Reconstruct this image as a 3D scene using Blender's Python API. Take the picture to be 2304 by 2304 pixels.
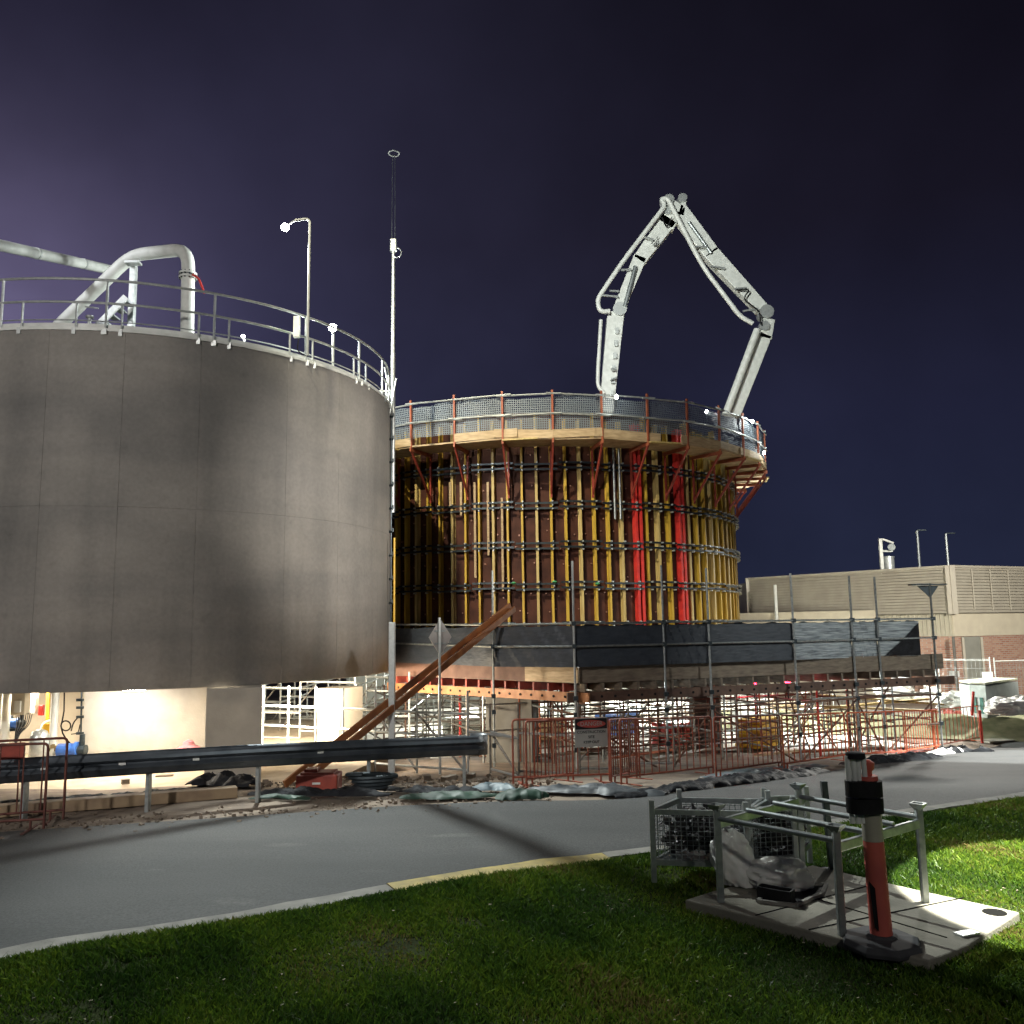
import bpy, math, random
import numpy as np
from math import radians as rad, sin, cos, pi, hypot, atan2, tan
from mathutils import Vector, Matrix, noise as mn
random.seed(7); rng = np.random.default_rng(7)
for o in list(bpy.data.objects): bpy.data.objects.remove(o)
S = bpy.context.scene; COL = S.collection

# ------------------------------------------------------------------ camera
F = 1930.0; PITCH = .133; ROLL = .0147; EYE = Vector((0, 0, 2.35))
_r = Vector((1, 0, 0)); _u = Vector((0, -sin(PITCH), cos(PITCH))); _f = Vector((0, cos(PITCH), sin(PITCH)))
CR = cos(ROLL)*_r - sin(ROLL)*_u; CU = cos(ROLL)*_u + sin(ROLL)*_r
cd = bpy.data.cameras.new('camera'); cd.sensor_width = 36; cd.lens = 36*F/2304; cd.clip_end = 3000; cd.clip_start = .05
cam = bpy.data.objects.new('camera', cd); COL.objects.link(cam)
m = Matrix((CR, CU, -_f)).transposed().to_4x4(); m.translation = EYE; cam.matrix_world = m
S.camera = cam
S.view_settings.view_transform = 'Standard'; S.view_settings.look = 'None'; S.view_settings.exposure = 0; S.view_settings.gamma = 1
S.render.engine = 'CYCLES'

# ------------------------------------------------------------------ night sky lit by the town below the cloud
W = bpy.data.worlds.new('World'); S.world = W; W.use_nodes = True
nt = W.node_tree; nt.nodes.clear()
def N(t, ty, **k):
    n = t.nodes.new(ty)
    for a, b in k.items(): setattr(n, a, b)
    return n
wo = N(nt, 'ShaderNodeOutputWorld'); bg = N(nt, 'ShaderNodeBackground'); tc = N(nt, 'ShaderNodeTexCoord')
sep = N(nt, 'ShaderNodeSeparateXYZ'); nt.links.new(tc.outputs['Generated'], sep.inputs[0])
elr = N(nt, 'ShaderNodeValToRGB'); nt.links.new(sep.outputs['Z'], elr.inputs[0])
cr = elr.color_ramp; cr.elements[0].position = 0; cr.elements[0].color = (.020, .026, .058, 1)
cr.elements[1].position = .75; cr.elements[1].color = (.0058, .0052, .0095, 1)
e = cr.elements.new(.22); e.color = (.0150, .0165, .040, 1)
e = cr.elements.new(.42); e.color = (.0100, .0088, .0185, 1)
def glow(direction, power, col, prev):
    d = N(nt, 'ShaderNodeVectorMath', operation='DOT_PRODUCT'); nt.links.new(tc.outputs['Generated'], d.inputs[0]); d.inputs[1].default_value = Vector(direction).normalized()
    c = N(nt, 'ShaderNodeMath', operation='MAXIMUM'); nt.links.new(d.outputs['Value'], c.inputs[0]); c.inputs[1].default_value = 0
    p = N(nt, 'ShaderNodeMath', operation='POWER'); nt.links.new(c.outputs[0], p.inputs[0]); p.inputs[1].default_value = power
    mx = N(nt, 'ShaderNodeMix', data_type='RGBA', blend_type='ADD'); nt.links.new(p.outputs[0], mx.inputs['Factor'])
    nt.links.new(prev, mx.inputs['A']); mx.inputs['B'].default_value = (*col, 1)
    return mx.outputs['Result']
out = glow((-.60, .90, .34), 80, (.17, .145, .26), elr.outputs['Color'])
out = glow((-.62, .88, .48), 10, (.0125, .0115, .026), out)
out = glow((-.20, .95, .28), 14, (.013, .013, .026), out)
nz = N(nt, 'ShaderNodeTexNoise'); nz.inputs['Scale'].default_value = 2.3; nz.inputs['Detail'].default_value = 5; nt.links.new(tc.outputs['Generated'], nz.inputs[0])
mr = N(nt, 'ShaderNodeMapRange'); nt.links.new(nz.outputs[0], mr.inputs[0]); mr.inputs[1].default_value = .3; mr.inputs[2].default_value = .7; mr.inputs[3].default_value = .62; mr.inputs[4].default_value = 1.38
mm = N(nt, 'ShaderNodeMix', data_type='RGBA', blend_type='MULTIPLY'); mm.inputs['Factor'].default_value = 1; nt.links.new(out, mm.inputs['A']); nt.links.new(mr.outputs[0], mm.inputs['B'])
nt.links.new(mm.outputs['Result'], bg.inputs[0]); bg.inputs[1].default_value = .80
nt.links.new(bg.outputs[0], wo.inputs[0])

# ------------------------------------------------------------------ the site's lamps, with some added fill spots
def lamp(name, kind, loc, target, power, color=(1, .97, .92), size=.3, angle=100, blend=.4, sizey=None):
    l = bpy.data.lights.new(name, kind); l.energy = power; l.color = color
    if kind == 'SPOT': l.spot_size = rad(angle); l.spot_blend = blend; l.shadow_soft_size = size
    elif kind == 'AREA':
        l.size = size
        if sizey: l.shape = 'RECTANGLE'; l.size_y = sizey
    else: l.shadow_soft_size = size
    o = bpy.data.objects.new(name, l); COL.objects.link(o); o.location = loc
    if target is not None:
        o.rotation_euler = (Vector(target)-Vector(loc)).to_track_quat('-Z', 'Y').to_euler()
    return o
C1 = (-8.72, 20.8); R1 = 5.7; Z1a, Z1b = 1.33, 7.88
C2 = (.9, 31.0); RW = 6.78
COOL = (.93, 1, .97); WARM = (1, .86, .66)
lamp('mast_flood_light', 'SPOT', (-7.2, 7.5, 20.0), (-.3, 24, 4.8), 25000, (1, .90, .66), .2, 30, .9)      # tall site mast left of the view
lamp('tank_front_fill', 'SPOT', (-11.5, -10, 10.5), (-5.0, 17, 4.8), 12500, (1, .95, .90), .5, 44, .8)  # unseen spot added to fill the tank's front face
lamp('street_light_road', 'SPOT', (-5, 7.5, 9.5), (-2.5, 10.8, 0), 110, (1, .95, .9), .4, 95, .9)
lamp('foreground_fill', 'SPOT', (4, -9, 9), (2.6, 7.6, .3), 1300, (1, .97, .9), .4, 44, 1)  # fill spot added behind the camera to light the foreground
lamp('tank_right_fill', 'SPOT', (16, 1, 8), (-3.2, 18.9, 5.2), 33000, (1, .94, .86), .4, 18, 1)  # narrow fill added to brighten the tank's right side
lamp('tank_flood_light', 'SPOT', (-4.80, 18.1, 10.62), (2.2, 8.5, 0), 10000, COOL, .035, 62, .5)
lamp('tank_top_light', 'POINT', (-4.75, 18.0, 10.2), None, 420, COOL, .15)
lamp('tank_back_light', 'POINT', (-4.9, 19.5, 9.2), None, 500, COOL, .15)
lamp('tank_pipe_light', 'SPOT', (-14, 12, 13), (-8.5, 18.4, 9.6), 2600, (.93, .95, 1), .3, 24, .6)
lamp('boom_flood_light', 'SPOT', (-2, 16, 17), (4.6, 35, 15.6), 17000, (.96, 1, .94), .4, 40, .5)
lamp('lawn_flood_light', 'SPOT', (9.6, 9.4, 7.6), (5.38, 7.45, 0), 42000, (1, .98, .86), .03, 23.5, .05)
lamp('road_flood_light', 'SPOT', (17, 17.5, 5), (12.8, 18.8, -.8), 19000, (.97, 1, .95), .1, 46, .25)
lamp('deck_right_fill', 'SPOT', (17, 6, 8.5), (7.8, 20.5, 1.6), 6500, (.97, 1, .95), .15, 30, .8)  # spot added to brighten the tubes and cloth at the deck's right
lamp('yard_flood_light', 'SPOT', (15.5, 30.5, 7), (12.5, 26, -1), 8000, (1, .98, .9), .3, 110, .6)
lamp('facade_light', 'SPOT', (19, 20, 6.5), (19, 38, 2.2), 14500, (1, .95, .85), .4, 90, .8)

# ------------------------------------------------------------------ materials
MT = {}
def mat(name, c1, c2=None, scale=6, rough=.6, metal=0, bump=0, bscale=40, detail=6, stretch=(1, 1, 1), spec=.5):
    if name in MT: return MT[name]
    M_ = bpy.data.materials.new(name); M_.use_nodes = True; t = M_.node_tree; b = t.nodes['Principled BSDF']
    b.inputs['Roughness'].default_value = rough; b.inputs['Metallic'].default_value = metal; b.inputs['Specular IOR Level'].default_value = spec
    co = N(t, 'ShaderNodeTexCoord'); mp = N(t, 'ShaderNodeMapping'); mp.inputs['Scale'].default_value = stretch
    t.links.new(co.outputs['Object'], mp.inputs[0])
    c2 = c2 or tuple(x*.72 for x in c1)
    n = N(t, 'ShaderNodeTexNoise'); n.inputs['Scale'].default_value = scale; n.inputs['Detail'].default_value = detail; t.links.new(mp.outputs[0], n.inputs[0])
    r = N(t, 'ShaderNodeValToRGB'); r.color_ramp.elements[0].position = .32; r.color_ramp.elements[1].position = .68
    r.color_ramp.elements[0].color = (*c2, 1); r.color_ramp.elements[1].color = (*c1, 1)
    t.links.new(n.outputs[0], r.inputs[0]); t.links.new(r.outputs[0], b.inputs['Base Color'])
    rr = N(t, 'ShaderNodeMapRange'); t.links.new(n.outputs[0], rr.inputs[0]); rr.inputs[3].default_value = min(1, rough+.12); rr.inputs[4].default_value = max(.05, rough-.12)
    t.links.new(rr.outputs[0], b.inputs['Roughness'])
    if bump:
        n2 = N(t, 'ShaderNodeTexNoise'); n2.inputs['Scale'].default_value = bscale; n2.inputs['Detail'].default_value = 5; t.links.new(mp.outputs[0], n2.inputs[0])
        bp = N(t, 'ShaderNodeBump'); bp.inputs['Strength'].default_value = bump; bp.inputs['Distance'].default_value = .02
        t.links.new(n2.outputs[0], bp.inputs['Height']); t.links.new(bp.outputs[0], b.inputs['Normal'])
    MT[name] = M_; return M_
def emit(name, col, strength):
    if name in MT: return MT[name]
    M_ = bpy.data.materials.new(name); M_.use_nodes = True; b = M_.node_tree.nodes['Principled BSDF']
    b.inputs['Base Color'].default_value = (*col, 1); b.inputs['Emission Color'].default_value = (*col, 1); b.inputs['Emission Strength'].default_value = strength
    MT[name] = M_; return M_
galv = mat('galvanised', (.42, .45, .45), (.26, .29, .29), 14, .42, .75)
galvw = mat('galvanised_rail', (.62, .65, .63), (.45, .48, .47), 10, .4, .55)
oldtube = mat('weathered_tube', (.30, .29, .26), (.16, .14, .12), 12, .55, .5)
rusttube = mat('rusty_tube', (.20, .11, .07), (.09, .055, .045), 12, .7, .3)
whitepaint = mat('white_paint', (.74, .76, .72), (.58, .60, .56), 5, .4)
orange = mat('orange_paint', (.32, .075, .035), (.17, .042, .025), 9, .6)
brack = mat('bracket_paint', (.42, .13, .055), (.26, .06, .035), 7, .6)
redpaint = mat('red_paint', (.72, .05, .035), (.5, .03, .03), 6, .45)
rederoxide = mat('red_oxide', (.36, .06, .035), (.2, .03, .02), 6, .55)
yellow = mat('yellow_timber', (.62, .42, .055), (.42, .26, .03), 3, .5, stretch=(6, 6, .6))
paleyel = mat('pale_timber', (.60, .47, .20), (.42, .30, .10), 3, .55, stretch=(6, 6, .6))
ply = mat('brown_film_plywood', (.088, .032, .020), (.045, .017, .013), 3, .6, bump=.1, bscale=9, spec=.2)
timber = mat('new_timber', (.56, .42, .25), (.38, .27, .15), 4, .65, stretch=(1, 1, 6))
greytimber = mat('weathered_timber', (.20, .165, .12), (.11, .085, .065), 4, .7, stretch=(1, 1, 5))
lvl = mat('orange_timber_beam', (.34, .135, .045), (.21, .075, .028), 5, .55, stretch=(1, 1, 1))
bearer = mat('orange_bearer', (.50, .22, .085), (.33, .13, .05), 5, .55)
black = mat('black_rubber', (.018, .018, .02), (.008, .008, .009), 8, .75, spec=.2)
blackplastic = mat('black_plastic_sheet', (.026, .028, .032), (.012, .012, .014), 5, .6, bump=1, bscale=18, spec=.08)
greenplastic = mat('green_sheet', (.022, .065, .042), (.012, .035, .022), 5, .6, bump=.3, bscale=12)
blueplastic = mat('blue_grey_sheet', (.15, .20, .22), (.07, .10, .12), 5, .55, bump=.3, bscale=12)
whitebag = mat('white_bag', (.80, .80, .76), (.62, .62, .58), 3, .32, bump=.35, bscale=9)
conc = mat('pale_concrete', (.46, .42, .35), (.36, .33, .275), 2.2, .8, bump=.15, bscale=30)
slabm = mat('slab_concrete', (.27, .255, .205), (.19, .18, .145), 3, .85, bump=.3, bscale=60)
kerbm = mat('kerb_concrete', (.27, .26, .23), (.17, .165, .15), 5, .85, bump=.4, bscale=50)
kerby = mat('yellow_kerb_paint', (.50, .38, .11), (.30, .25, .11), 9, .8, bump=.4, bscale=50)
steel = mat('dark_rail_steel', (.13, .15, .17), (.07, .085, .1), 4, .5, .6)
darksteel = mat('dark_steel', (.05, .065, .075), (.03, .04, .045), 10, .4, .6)
blue = mat('blue_paint', (.05, .16, .5), (.03, .09, .32), 6, .4)
yel2 = mat('safety_yellow', (.75, .45, .03), (.6, .35, .02), 6, .45)
cream = mat('cream_render', (.55, .50, .38), (.48, .43, .33), 2, .8)

def concrete_wall():
    M_ = bpy.data.materials.new('cast_concrete'); M_.use_nodes = True; t = M_.node_tree; b = t.nodes['Principled BSDF']
    b.inputs['Roughness'].default_value = .78; b.inputs['Specular IOR Level'].default_value = .3
    co = N(t, 'ShaderNodeTexCoord')
    def noise(sc, st, d=6):
        mp = N(t, 'ShaderNodeMapping'); mp.inputs['Scale'].default_value = st; t.links.new(co.outputs['Object'], mp.inputs[0])
        n = N(t, 'ShaderNodeTexNoise'); n.inputs['Scale'].default_value = sc; n.inputs['Detail'].default_value = d; t.links.new(mp.outputs[0], n.inputs[0]); return n
    def ramp(n, p0, p1, a, c):
        r = N(t, 'ShaderNodeValToRGB'); r.color_ramp.elements[0].position = p0; r.color_ramp.elements[1].position = p1
        r.color_ramp.elements[0].color = (*a, 1); r.color_ramp.elements[1].color = (*c, 1); t.links.new(n.outputs[0], r.inputs[0]); return r
    def mul(x, y):
        k = N(t, 'ShaderNodeMix', data_type='RGBA', blend_type='MULTIPLY'); k.inputs['Factor'].default_value = 1
        t.links.new(x, k.inputs['A']); t.links.new(y, k.inputs['B']); return k.outputs['Result']
    big = ramp(noise(.38, (1, 1, 1.5)), .36, .64, (.235, .224, .205), (.345, .322, .287))
    streak = ramp(noise(1.0, (1, 1, .10), 8), .36, .6, (.72, .73, .74), (1, 1, 1))
    horiz = ramp(noise(.55, (.25, .25, 2.4), 5), .38, .58, (.86, .87, .89), (1, 1, 1))
    spot = ramp(noise(3.2, (1, 1, 1), 3), .24, .36, (.87, .87, .87), (1, 1, 1))
    fine = ramp(noise(14, (1, 1, 1), 8), .25, .75, (.88, .88, .88), (1.05, 1.05, 1.05))
    c = mul(mul(mul(mul(big.outputs[0], streak.outputs[0]), horiz.outputs[0]), spot.outputs[0]), fine.outputs[0])
    t.links.new(c, b.inputs['Base Color'])
    n2 = noise(22, (1, 1, 1)); bp = N(t, 'ShaderNodeBump'); bp.inputs['Strength'].default_value = .12; bp.inputs['Distance'].default_value = .02
    t.links.new(n2.outputs[0], bp.inputs['Height']); t.links.new(bp.outputs[0], b.inputs['Normal']); return M_
castconc = concrete_wall()
def asphalt_mat():
    M_ = bpy.data.materials.new('asphalt'); M_.use_nodes = True; t = M_.node_tree; b = t.nodes['Principled BSDF']; b.inputs['Roughness'].default_value = .75
    b.inputs['Specular IOR Level'].default_value = .35
    co = N(t, 'ShaderNodeTexCoord')
    def noise(sc, d=6, st=(1, 1, 1)):
        mp = N(t, 'ShaderNodeMapping'); mp.inputs['Scale'].default_value = st; t.links.new(co.outputs['Object'], mp.inputs[0])
        n = N(t, 'ShaderNodeTexNoise'); n.inputs['Scale'].default_value = sc; n.inputs['Detail'].default_value = d; t.links.new(mp.outputs[0], n.inputs[0]); return n
    def ramp(n, p0, p1, a, c):
        r = N(t, 'ShaderNodeValToRGB'); r.color_ramp.elements[0].position = p0; r.color_ramp.elements[1].position = p1
        r.color_ramp.elements[0].color = (*a, 1); r.color_ramp.elements[1].color = (*c, 1); t.links.new(n.outputs[0], r.inputs[0]); return r
    a = ramp(noise(.5, 5, (.35, 1.3, 1)), .3, .7, (.032, .034, .035), (.070, .071, .071))
    f = ramp(noise(48, 8), .28, .72, (.55, .56, .57), (1.42, 1.42, 1.4))
    w = ramp(noise(2.6, 4, (.35, 1.2, 1)), .64, .74, (1, 1, 1), (1.55, 1.52, 1.45))
    cur = a.outputs[0]
    for r in (f, w):
        k = N(t, 'ShaderNodeMix', data_type='RGBA', blend_type='MULTIPLY'); k.inputs['Factor'].default_value = 1
        t.links.new(cur, k.inputs['A']); t.links.new(r.outputs[0], k.inputs['B']); cur = k.outputs['Result']
    t.links.new(cur, b.inputs['Base Color'])
    n2 = noise(160, 3); bp = N(t, 'ShaderNodeBump'); bp.inputs['Strength'].default_value = .5; bp.inputs['Distance'].default_value = .01
    t.links.new(n2.outputs[0], bp.inputs['Height']); t.links.new(bp.outputs[0], b.inputs['Normal']); return M_
asphalt = asphalt_mat()
dirt = mat('sandy_dirt', (.27, .215, .16), (.155, .12, .095), 2.2, .95, bump=.8, bscale=18)
soil = mat('lawn_soil', (.030, .042, .012), (.020, .026, .009), 3, .98, bump=.8, bscale=30, spec=.05)
def net_mat(name, col, cell, fill):
    M_ = bpy.data.materials.new(name); M_.use_nodes = True; t = M_.node_tree; b = t.nodes['Principled BSDF']
    b.inputs['Base Color'].default_value = (*col, 1); b.inputs['Roughness'].default_value = .55
    uv = N(t, 'ShaderNodeUVMap'); sp = N(t, 'ShaderNodeSeparateXYZ'); t.links.new(uv.outputs[0], sp.inputs[0]); prev = None
    nz = N(t, 'ShaderNodeTexNoise'); nz.inputs['Scale'].default_value = 3; t.links.new(uv.outputs[0], nz.inputs[0])
    for ax in 'XY':
        a = N(t, 'ShaderNodeMath', operation='MULTIPLY'); a.inputs[1].default_value = 1/cell; t.links.new(sp.outputs[ax], a.inputs[0])
        f = N(t, 'ShaderNodeMath', operation='FRACT'); t.links.new(a.outputs[0], f.inputs[0])
        g = N(t, 'ShaderNodeMath', operation='LESS_THAN'); g.inputs[1].default_value = fill; t.links.new(f.outputs[0], g.inputs[0])
        if prev is None: prev = g.outputs[0]
        else:
            x = N(t, 'ShaderNodeMath', operation='MAXIMUM'); t.links.new(prev, x.inputs[0]); t.links.new(g.outputs[0], x.inputs[1]); prev = x.outputs[0]
    t.links.new(prev, b.inputs['Alpha']); return M_
netdark = net_mat('debris_net_open', (.17, .20, .22), .06, .42)
shade = mat('shade_cloth', (.042, .052, .066), (.026, .033, .044), 4, .5, bump=.4, bscale=5, stretch=(1, 1, 4))
shade2 = mat('lit_shade_cloth', (.42, .47, .49), (.10, .12, .14), 5, .4, bump=.6, bscale=9, stretch=(.5, .5, 7))  # pale streaked copy of the cloth, the light on it painted in
wiremesh = net_mat('wire_mesh', (.3, .32, .32), .05, .16)
fencemesh = net_mat('fence_wire', (.55, .57, .55), .09, .05)

# ------------------------------------------------------------------ mesh helpers
class MB:
    def __init__(s): s.v = []; s.f = []; s.uv = None
    def add(s, vs, fs):
        k = len(s.v); s.v += [tuple(v) for v in vs]; s.f += [tuple(i+k for i in f) for f in fs]; return s
    def box(s, c, size, M=None):
        hx, hy, hz = size[0]/2, size[1]/2, size[2]/2
        vs = [Vector((x*hx, y*hy, z*hz)) for z in (-1, 1) for y in (-1, 1) for x in (-1, 1)]
        if M is not None: vs = [M @ v for v in vs]
        c = Vector(c)
        return s.add([v+c for v in vs], [(0, 2, 3, 1), (4, 5, 7, 6), (0, 1, 5, 4), (2, 6, 7, 3), (0, 4, 6, 2), (1, 3, 7, 5)])
    def beam(s, a, b, w, h, up=(0, 0, 1)):
        a, b = Vector(a), Vector(b); d = (b-a); L = d.length; d.normalize(); u = Vector(up)
        if abs(d.dot(u)) > .98: u = Vector((0, 1, 0))
        x = d.cross(u).normalized(); z = x.cross(d)
        return s.box((a+b)/2, (w, L, h), Matrix((x, d, z)).transposed())
    def tube(s, a, b, r, n=8, r2=None, caps=True):
        a, b = Vector(a), Vector(b); d = b-a
        if d.length < 1e-6: return s
        d.normalize(); u = Vector((0, 0, 1)) if abs(d.z) < .95 else Vector((1, 0, 0)); x = d.cross(u).normalized(); y = d.cross(x); r2 = r if r2 is None else r2
        vs = [a+(x*cos(2*pi*i/n)+y*sin(2*pi*i/n))*r for i in range(n)]+[b+(x*cos(2*pi*i/n)+y*sin(2*pi*i/n))*r2 for i in range(n)]
        fs = [(i, (i+1) % n, n+(i+1) % n, n+i) for i in range(n)]
        if caps: fs += [tuple(range(n-1, -1, -1)), tuple(range(n, 2*n))]
        return s.add(vs, fs)
    def path(s, pts, r, n=10, rs=None):
        pts = [Vector(p) for p in pts]; k = len(pts); rings = []; x = None
        for i, p in enumerate(pts):
            d = ((pts[min(i+1, k-1)]-pts[max(i-1, 0)])).normalized()
            if x is None: u = Vector((0, 0, 1)) if abs(d.z) < .9 else Vector((1, 0, 0)); x = d.cross(u).normalized()
            else: x = (x-d*x.dot(d)).normalized()
            y = d.cross(x); rr = rs[i] if rs else r
            rings.append([p+(x*cos(2*pi*j/n)+y*sin(2*pi*j/n))*rr for j in range(n)])
        vs = [v for q in rings for v in q]
        fs = [(i*n+j, i*n+(j+1) % n, (i+1)*n+(j+1) % n, (i+1)*n+j) for i in range(k-1) for j in range(n)]
        fs += [tuple(range(n-1, -1, -1)), tuple(range((k-1)*n, k*n))]
        return s.add(vs, fs)
    def lathe(s, c, prof, n=20):
        c = Vector(c); vs = [c+Vector((r*cos(2*pi*i/n), r*sin(2*pi*i/n), z)) for r, z in prof for i in range(n)]
        k = len(prof); fs = [(a*n+i, a*n+(i+1) % n, (a+1)*n+(i+1) % n, (a+1)*n+i) for a in range(k-1) for i in range(n)]
        fs += [tuple(range(n-1, -1, -1)), tuple(range((k-1)*n, k*n))]; return s.add(vs, fs)
    def prism(s, pts, z0, z1):
        n = len(pts); vs = [(p[0], p[1], z0) for p in pts]+[(p[0], p[1], z1) for p in pts]
        return s.add(vs, [tuple(range(n-1, -1, -1)), tuple(range(n, 2*n))]+[(i, (i+1) % n, n+(i+1) % n, n+i) for i in range(n)])
    def slabpoly(s, pts, d):      # polygon of 3D points extruded by vector d
        n = len(pts); d = Vector(d); P = [Vector(p) for p in pts]
        return s.add([p for p in P]+[p+d for p in P], [tuple(range(n-1, -1, -1)), tuple(range(n, 2*n))]+[(i, (i+1) % n, n+(i+1) % n, n+i) for i in range(n)])
    def arc(s, c, r0, r1, z0, z1, a0, a1, n=24):   # curved bar of rectangular section
        vs = []
        for i in range(n+1):
            a = a0+(a1-a0)*i/n
            for r, z in ((r0, z0), (r1, z0), (r1, z1), (r0, z1)): vs.append((c[0]+r*cos(a), c[1]+r*sin(a), z))
        fs = [(i*4+j, i*4+(j+1) % 4, i*4+4+(j+1) % 4, i*4+4+j) for i in range(n) for j in range(4)]
        fs += [(0, 1, 2, 3), (n*4+3, n*4+2, n*4+1, n*4)]; return s.add(vs, fs)
    def build(s, name, material, parent=None, smooth=False, bevel=0, loc=None):
        me = bpy.data.meshes.new(name); vs = s.v
        if parent is not None and parent.get('_o') is not None:
            o_ = Vector(parent['_o']); vs = [tuple(Vector(v)-o_) for v in vs]
        elif loc is not None: vs = [tuple(Vector(v)-Vector(loc)) for v in vs]
        me.from_pydata(vs, [], s.f); me.validate(); me.update()
        import bmesh
        bm = bmesh.new(); bm.from_mesh(me); bmesh.ops.recalc_face_normals(bm, faces=bm.faces)
        if s.uv:
            L = bm.loops.layers.uv.new('UVMap'); bm.verts.ensure_lookup_table()
            for f in bm.faces:
                for l in f.loops: l[L].uv = s.uv[l.vert.index]
        bm.to_mesh(me); bm.free()
        if smooth:
            for p in me.polygons: p.use_smooth = True
            try: me.set_sharp_from_angle(angle=rad(40))
            except Exception: pass
        me.materials.append(material); o = bpy.data.objects.new(name, me); COL.objects.link(o)
        if parent is not None: o.parent = parent
        elif loc is not None: o.location = loc
        if bevel:
            b = o.modifiers.new('bevel', 'BEVEL'); b.width = bevel; b.segments = 2; b.limit_method = 'ANGLE'
        return o
def tag(o, label, cat, group=None):
    o['label'] = label; o['category'] = cat
    if group: o['group'] = group
    return o
def thing(name, label, cat, loc, group=None):
    o = bpy.data.objects.new(name, None); COL.objects.link(o); o.location = loc; o.empty_display_size = .1
    o['_o'] = tuple(loc); return tag(o, label, cat, group)
def struct(o, kind='structure'): o['kind'] = kind; return o
def dup(root, loc, rotz=None, label=None):
    r = root.copy(); COL.objects.link(r); r.location = loc
    if rotz is not None: r.rotation_euler = (0, 0, rotz)
    if label: r['label'] = label
    for ch in list(root.children):
        c = ch.copy(); COL.objects.link(c); c.parent = r
        for g in list(ch.children): d = g.copy(); COL.objects.link(d); d.parent = c
    return r
# pixel rays (measured on the photograph) to world points
def ray(px, py): return (CR*((px-1152)/F)+CU*((1152-py)/F)+_f)
def at_d(px, py, Y):
    r = ray(px, py); return EYE+r*((Y-EYE.y)/r.y)
def at_z(px, py, z):
    r = ray(px, py); return EYE+r*((z-EYE.z)/r.z)
def G(x, y):
    return -min(max(y-12.5, 0), 11.6)*.095
def at_g(px, py, dz=0):
    z = 0
    for _ in range(12): p = at_z(px, py, z+dz); z = .5*z+.5*G(p.x, p.y)
    return at_z(px, py, z+dz)
def up_z(p, py):       # height at which the vertical through p reaches image row py
    lo, hi = -3, 40
    for _ in range(50):
        mid = (lo+hi)/2; q = Vector((p[0], p[1], mid))-EYE; y = 1152-F*q.dot(CU)/q.dot(_f)
        if y > py: lo = mid
        else: hi = mid
    return lo
def px_of(p):
    q = Vector(p)-EYE; return 1152+F*q.dot(CR)/q.dot(_f), 1152-F*q.dot(CU)/q.dot(_f)
def ang_at(C, R, px, z):
    c = hypot(*C); a0 = atan2(-C[1], -C[0]); lim = math.acos(R/c); best = None
    for i in range(1201):
        a = a0-lim+2*lim*i/1200; x, _ = px_of((C[0]+R*cos(a), C[1]+R*sin(a), z)); d = abs(x-px)
        if best is None or d < best[0]: best = (d, a)
    return best[1]
def pol(C, R, a, z): return Vector((C[0]+R*cos(a), C[1]+R*sin(a), z))

# ------------------------------------------------------------------ ground, road, kerb, lawn
def gridsheet(name, material, xs, ys, h):
    b = MB(); nx, ny = len(xs), len(ys)
    b.v = [(x, y, h(x, y)) for y in ys for x in xs]
    b.f = [(j*nx+i, j*nx+i+1, (j+1)*nx+i+1, (j+1)*nx+i) for j in range(ny-1) for i in range(nx-1)]
    return struct(b.build(name, material, smooth=True))
def hn(x, y): return .5*sin(x*2.1+y*1.3)+.3*sin(x*4.7-y*3.9+1)+.2*sin(x*9.1+y*8.3)
near = [i*.5 for i in range(-60, 81)]
xs = [-1500, -400, -100, -50]+near+[60, 120, 400, 1500]
ys = [-400, -60, -20, -8]+[i*.5 for i in range(-10, 80)]+[45, 60, 100, 300, 2500]
gridsheet('ground', dirt, xs, ys, lambda x, y: G(x, y)-.035+.018*hn(x, y))
# road strip between the kerb line and the far edge
kp = [(-500, 2262), (0, 2142), (180, 2107), (335, 2095), (640, 2040), (863, 1998), (1190, 1945), (1340, 1930), (1470, 1915), (1700, 1876), (1986, 1836), (2304, 1790), (2700, 1722)]
K = [at_g(*p) for p in kp]
fp = [(-500, 1912), (0, 1872), (180, 1861), (335, 1852), (600, 1834), (863, 1815), (1160, 1801), (1300, 1802), (1440, 1803), (1700, 1764), (1939, 1722), (2304, 1655), (2700, 1590)]
FE = [at_g(*p) for p in fp]
def resample(P, n):
    d = [0]
    for a, c in zip(P, P[1:]): d.append(d[-1]+(c-a).length)
    o = []
    for i in range(n):
        t = d[-1]*i/(n-1); k = max(j for j in range(len(d)) if d[j] <= t+1e-9); k = min(k, len(P)-2); u = (t-d[k])/(d[k+1]-d[k]); o.append(P[k].lerp(P[k+1], u))
    return o
def smoothp(P, it=3):
    P = [p.copy() for p in P]
    for _ in range(it): P = [P[0]]+[(P[i-1]+P[i]*2+P[i+1])/4 for i in range(1, len(P)-1)]+[P[-1]]
    return P
Kr = smoothp(resample(K, 90)); Fr = smoothp(resample(FE, 90))
b = MB(); nn = 30
for i in range(90):
    for j in range(nn):
        p = Kr[i].lerp(Fr[i], j/(nn-1)); b.v.append((p.x, p.y, G(p.x, p.y)+.006+.02*sin(pi*j/(nn-1))))
b.f = [(i*nn+j, (i+1)*nn+j, (i+1)*nn+j+1, i*nn+j+1) for i in range(89) for j in range(nn-1)]
road = struct(b.build('road', asphalt, smooth=True))
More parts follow.
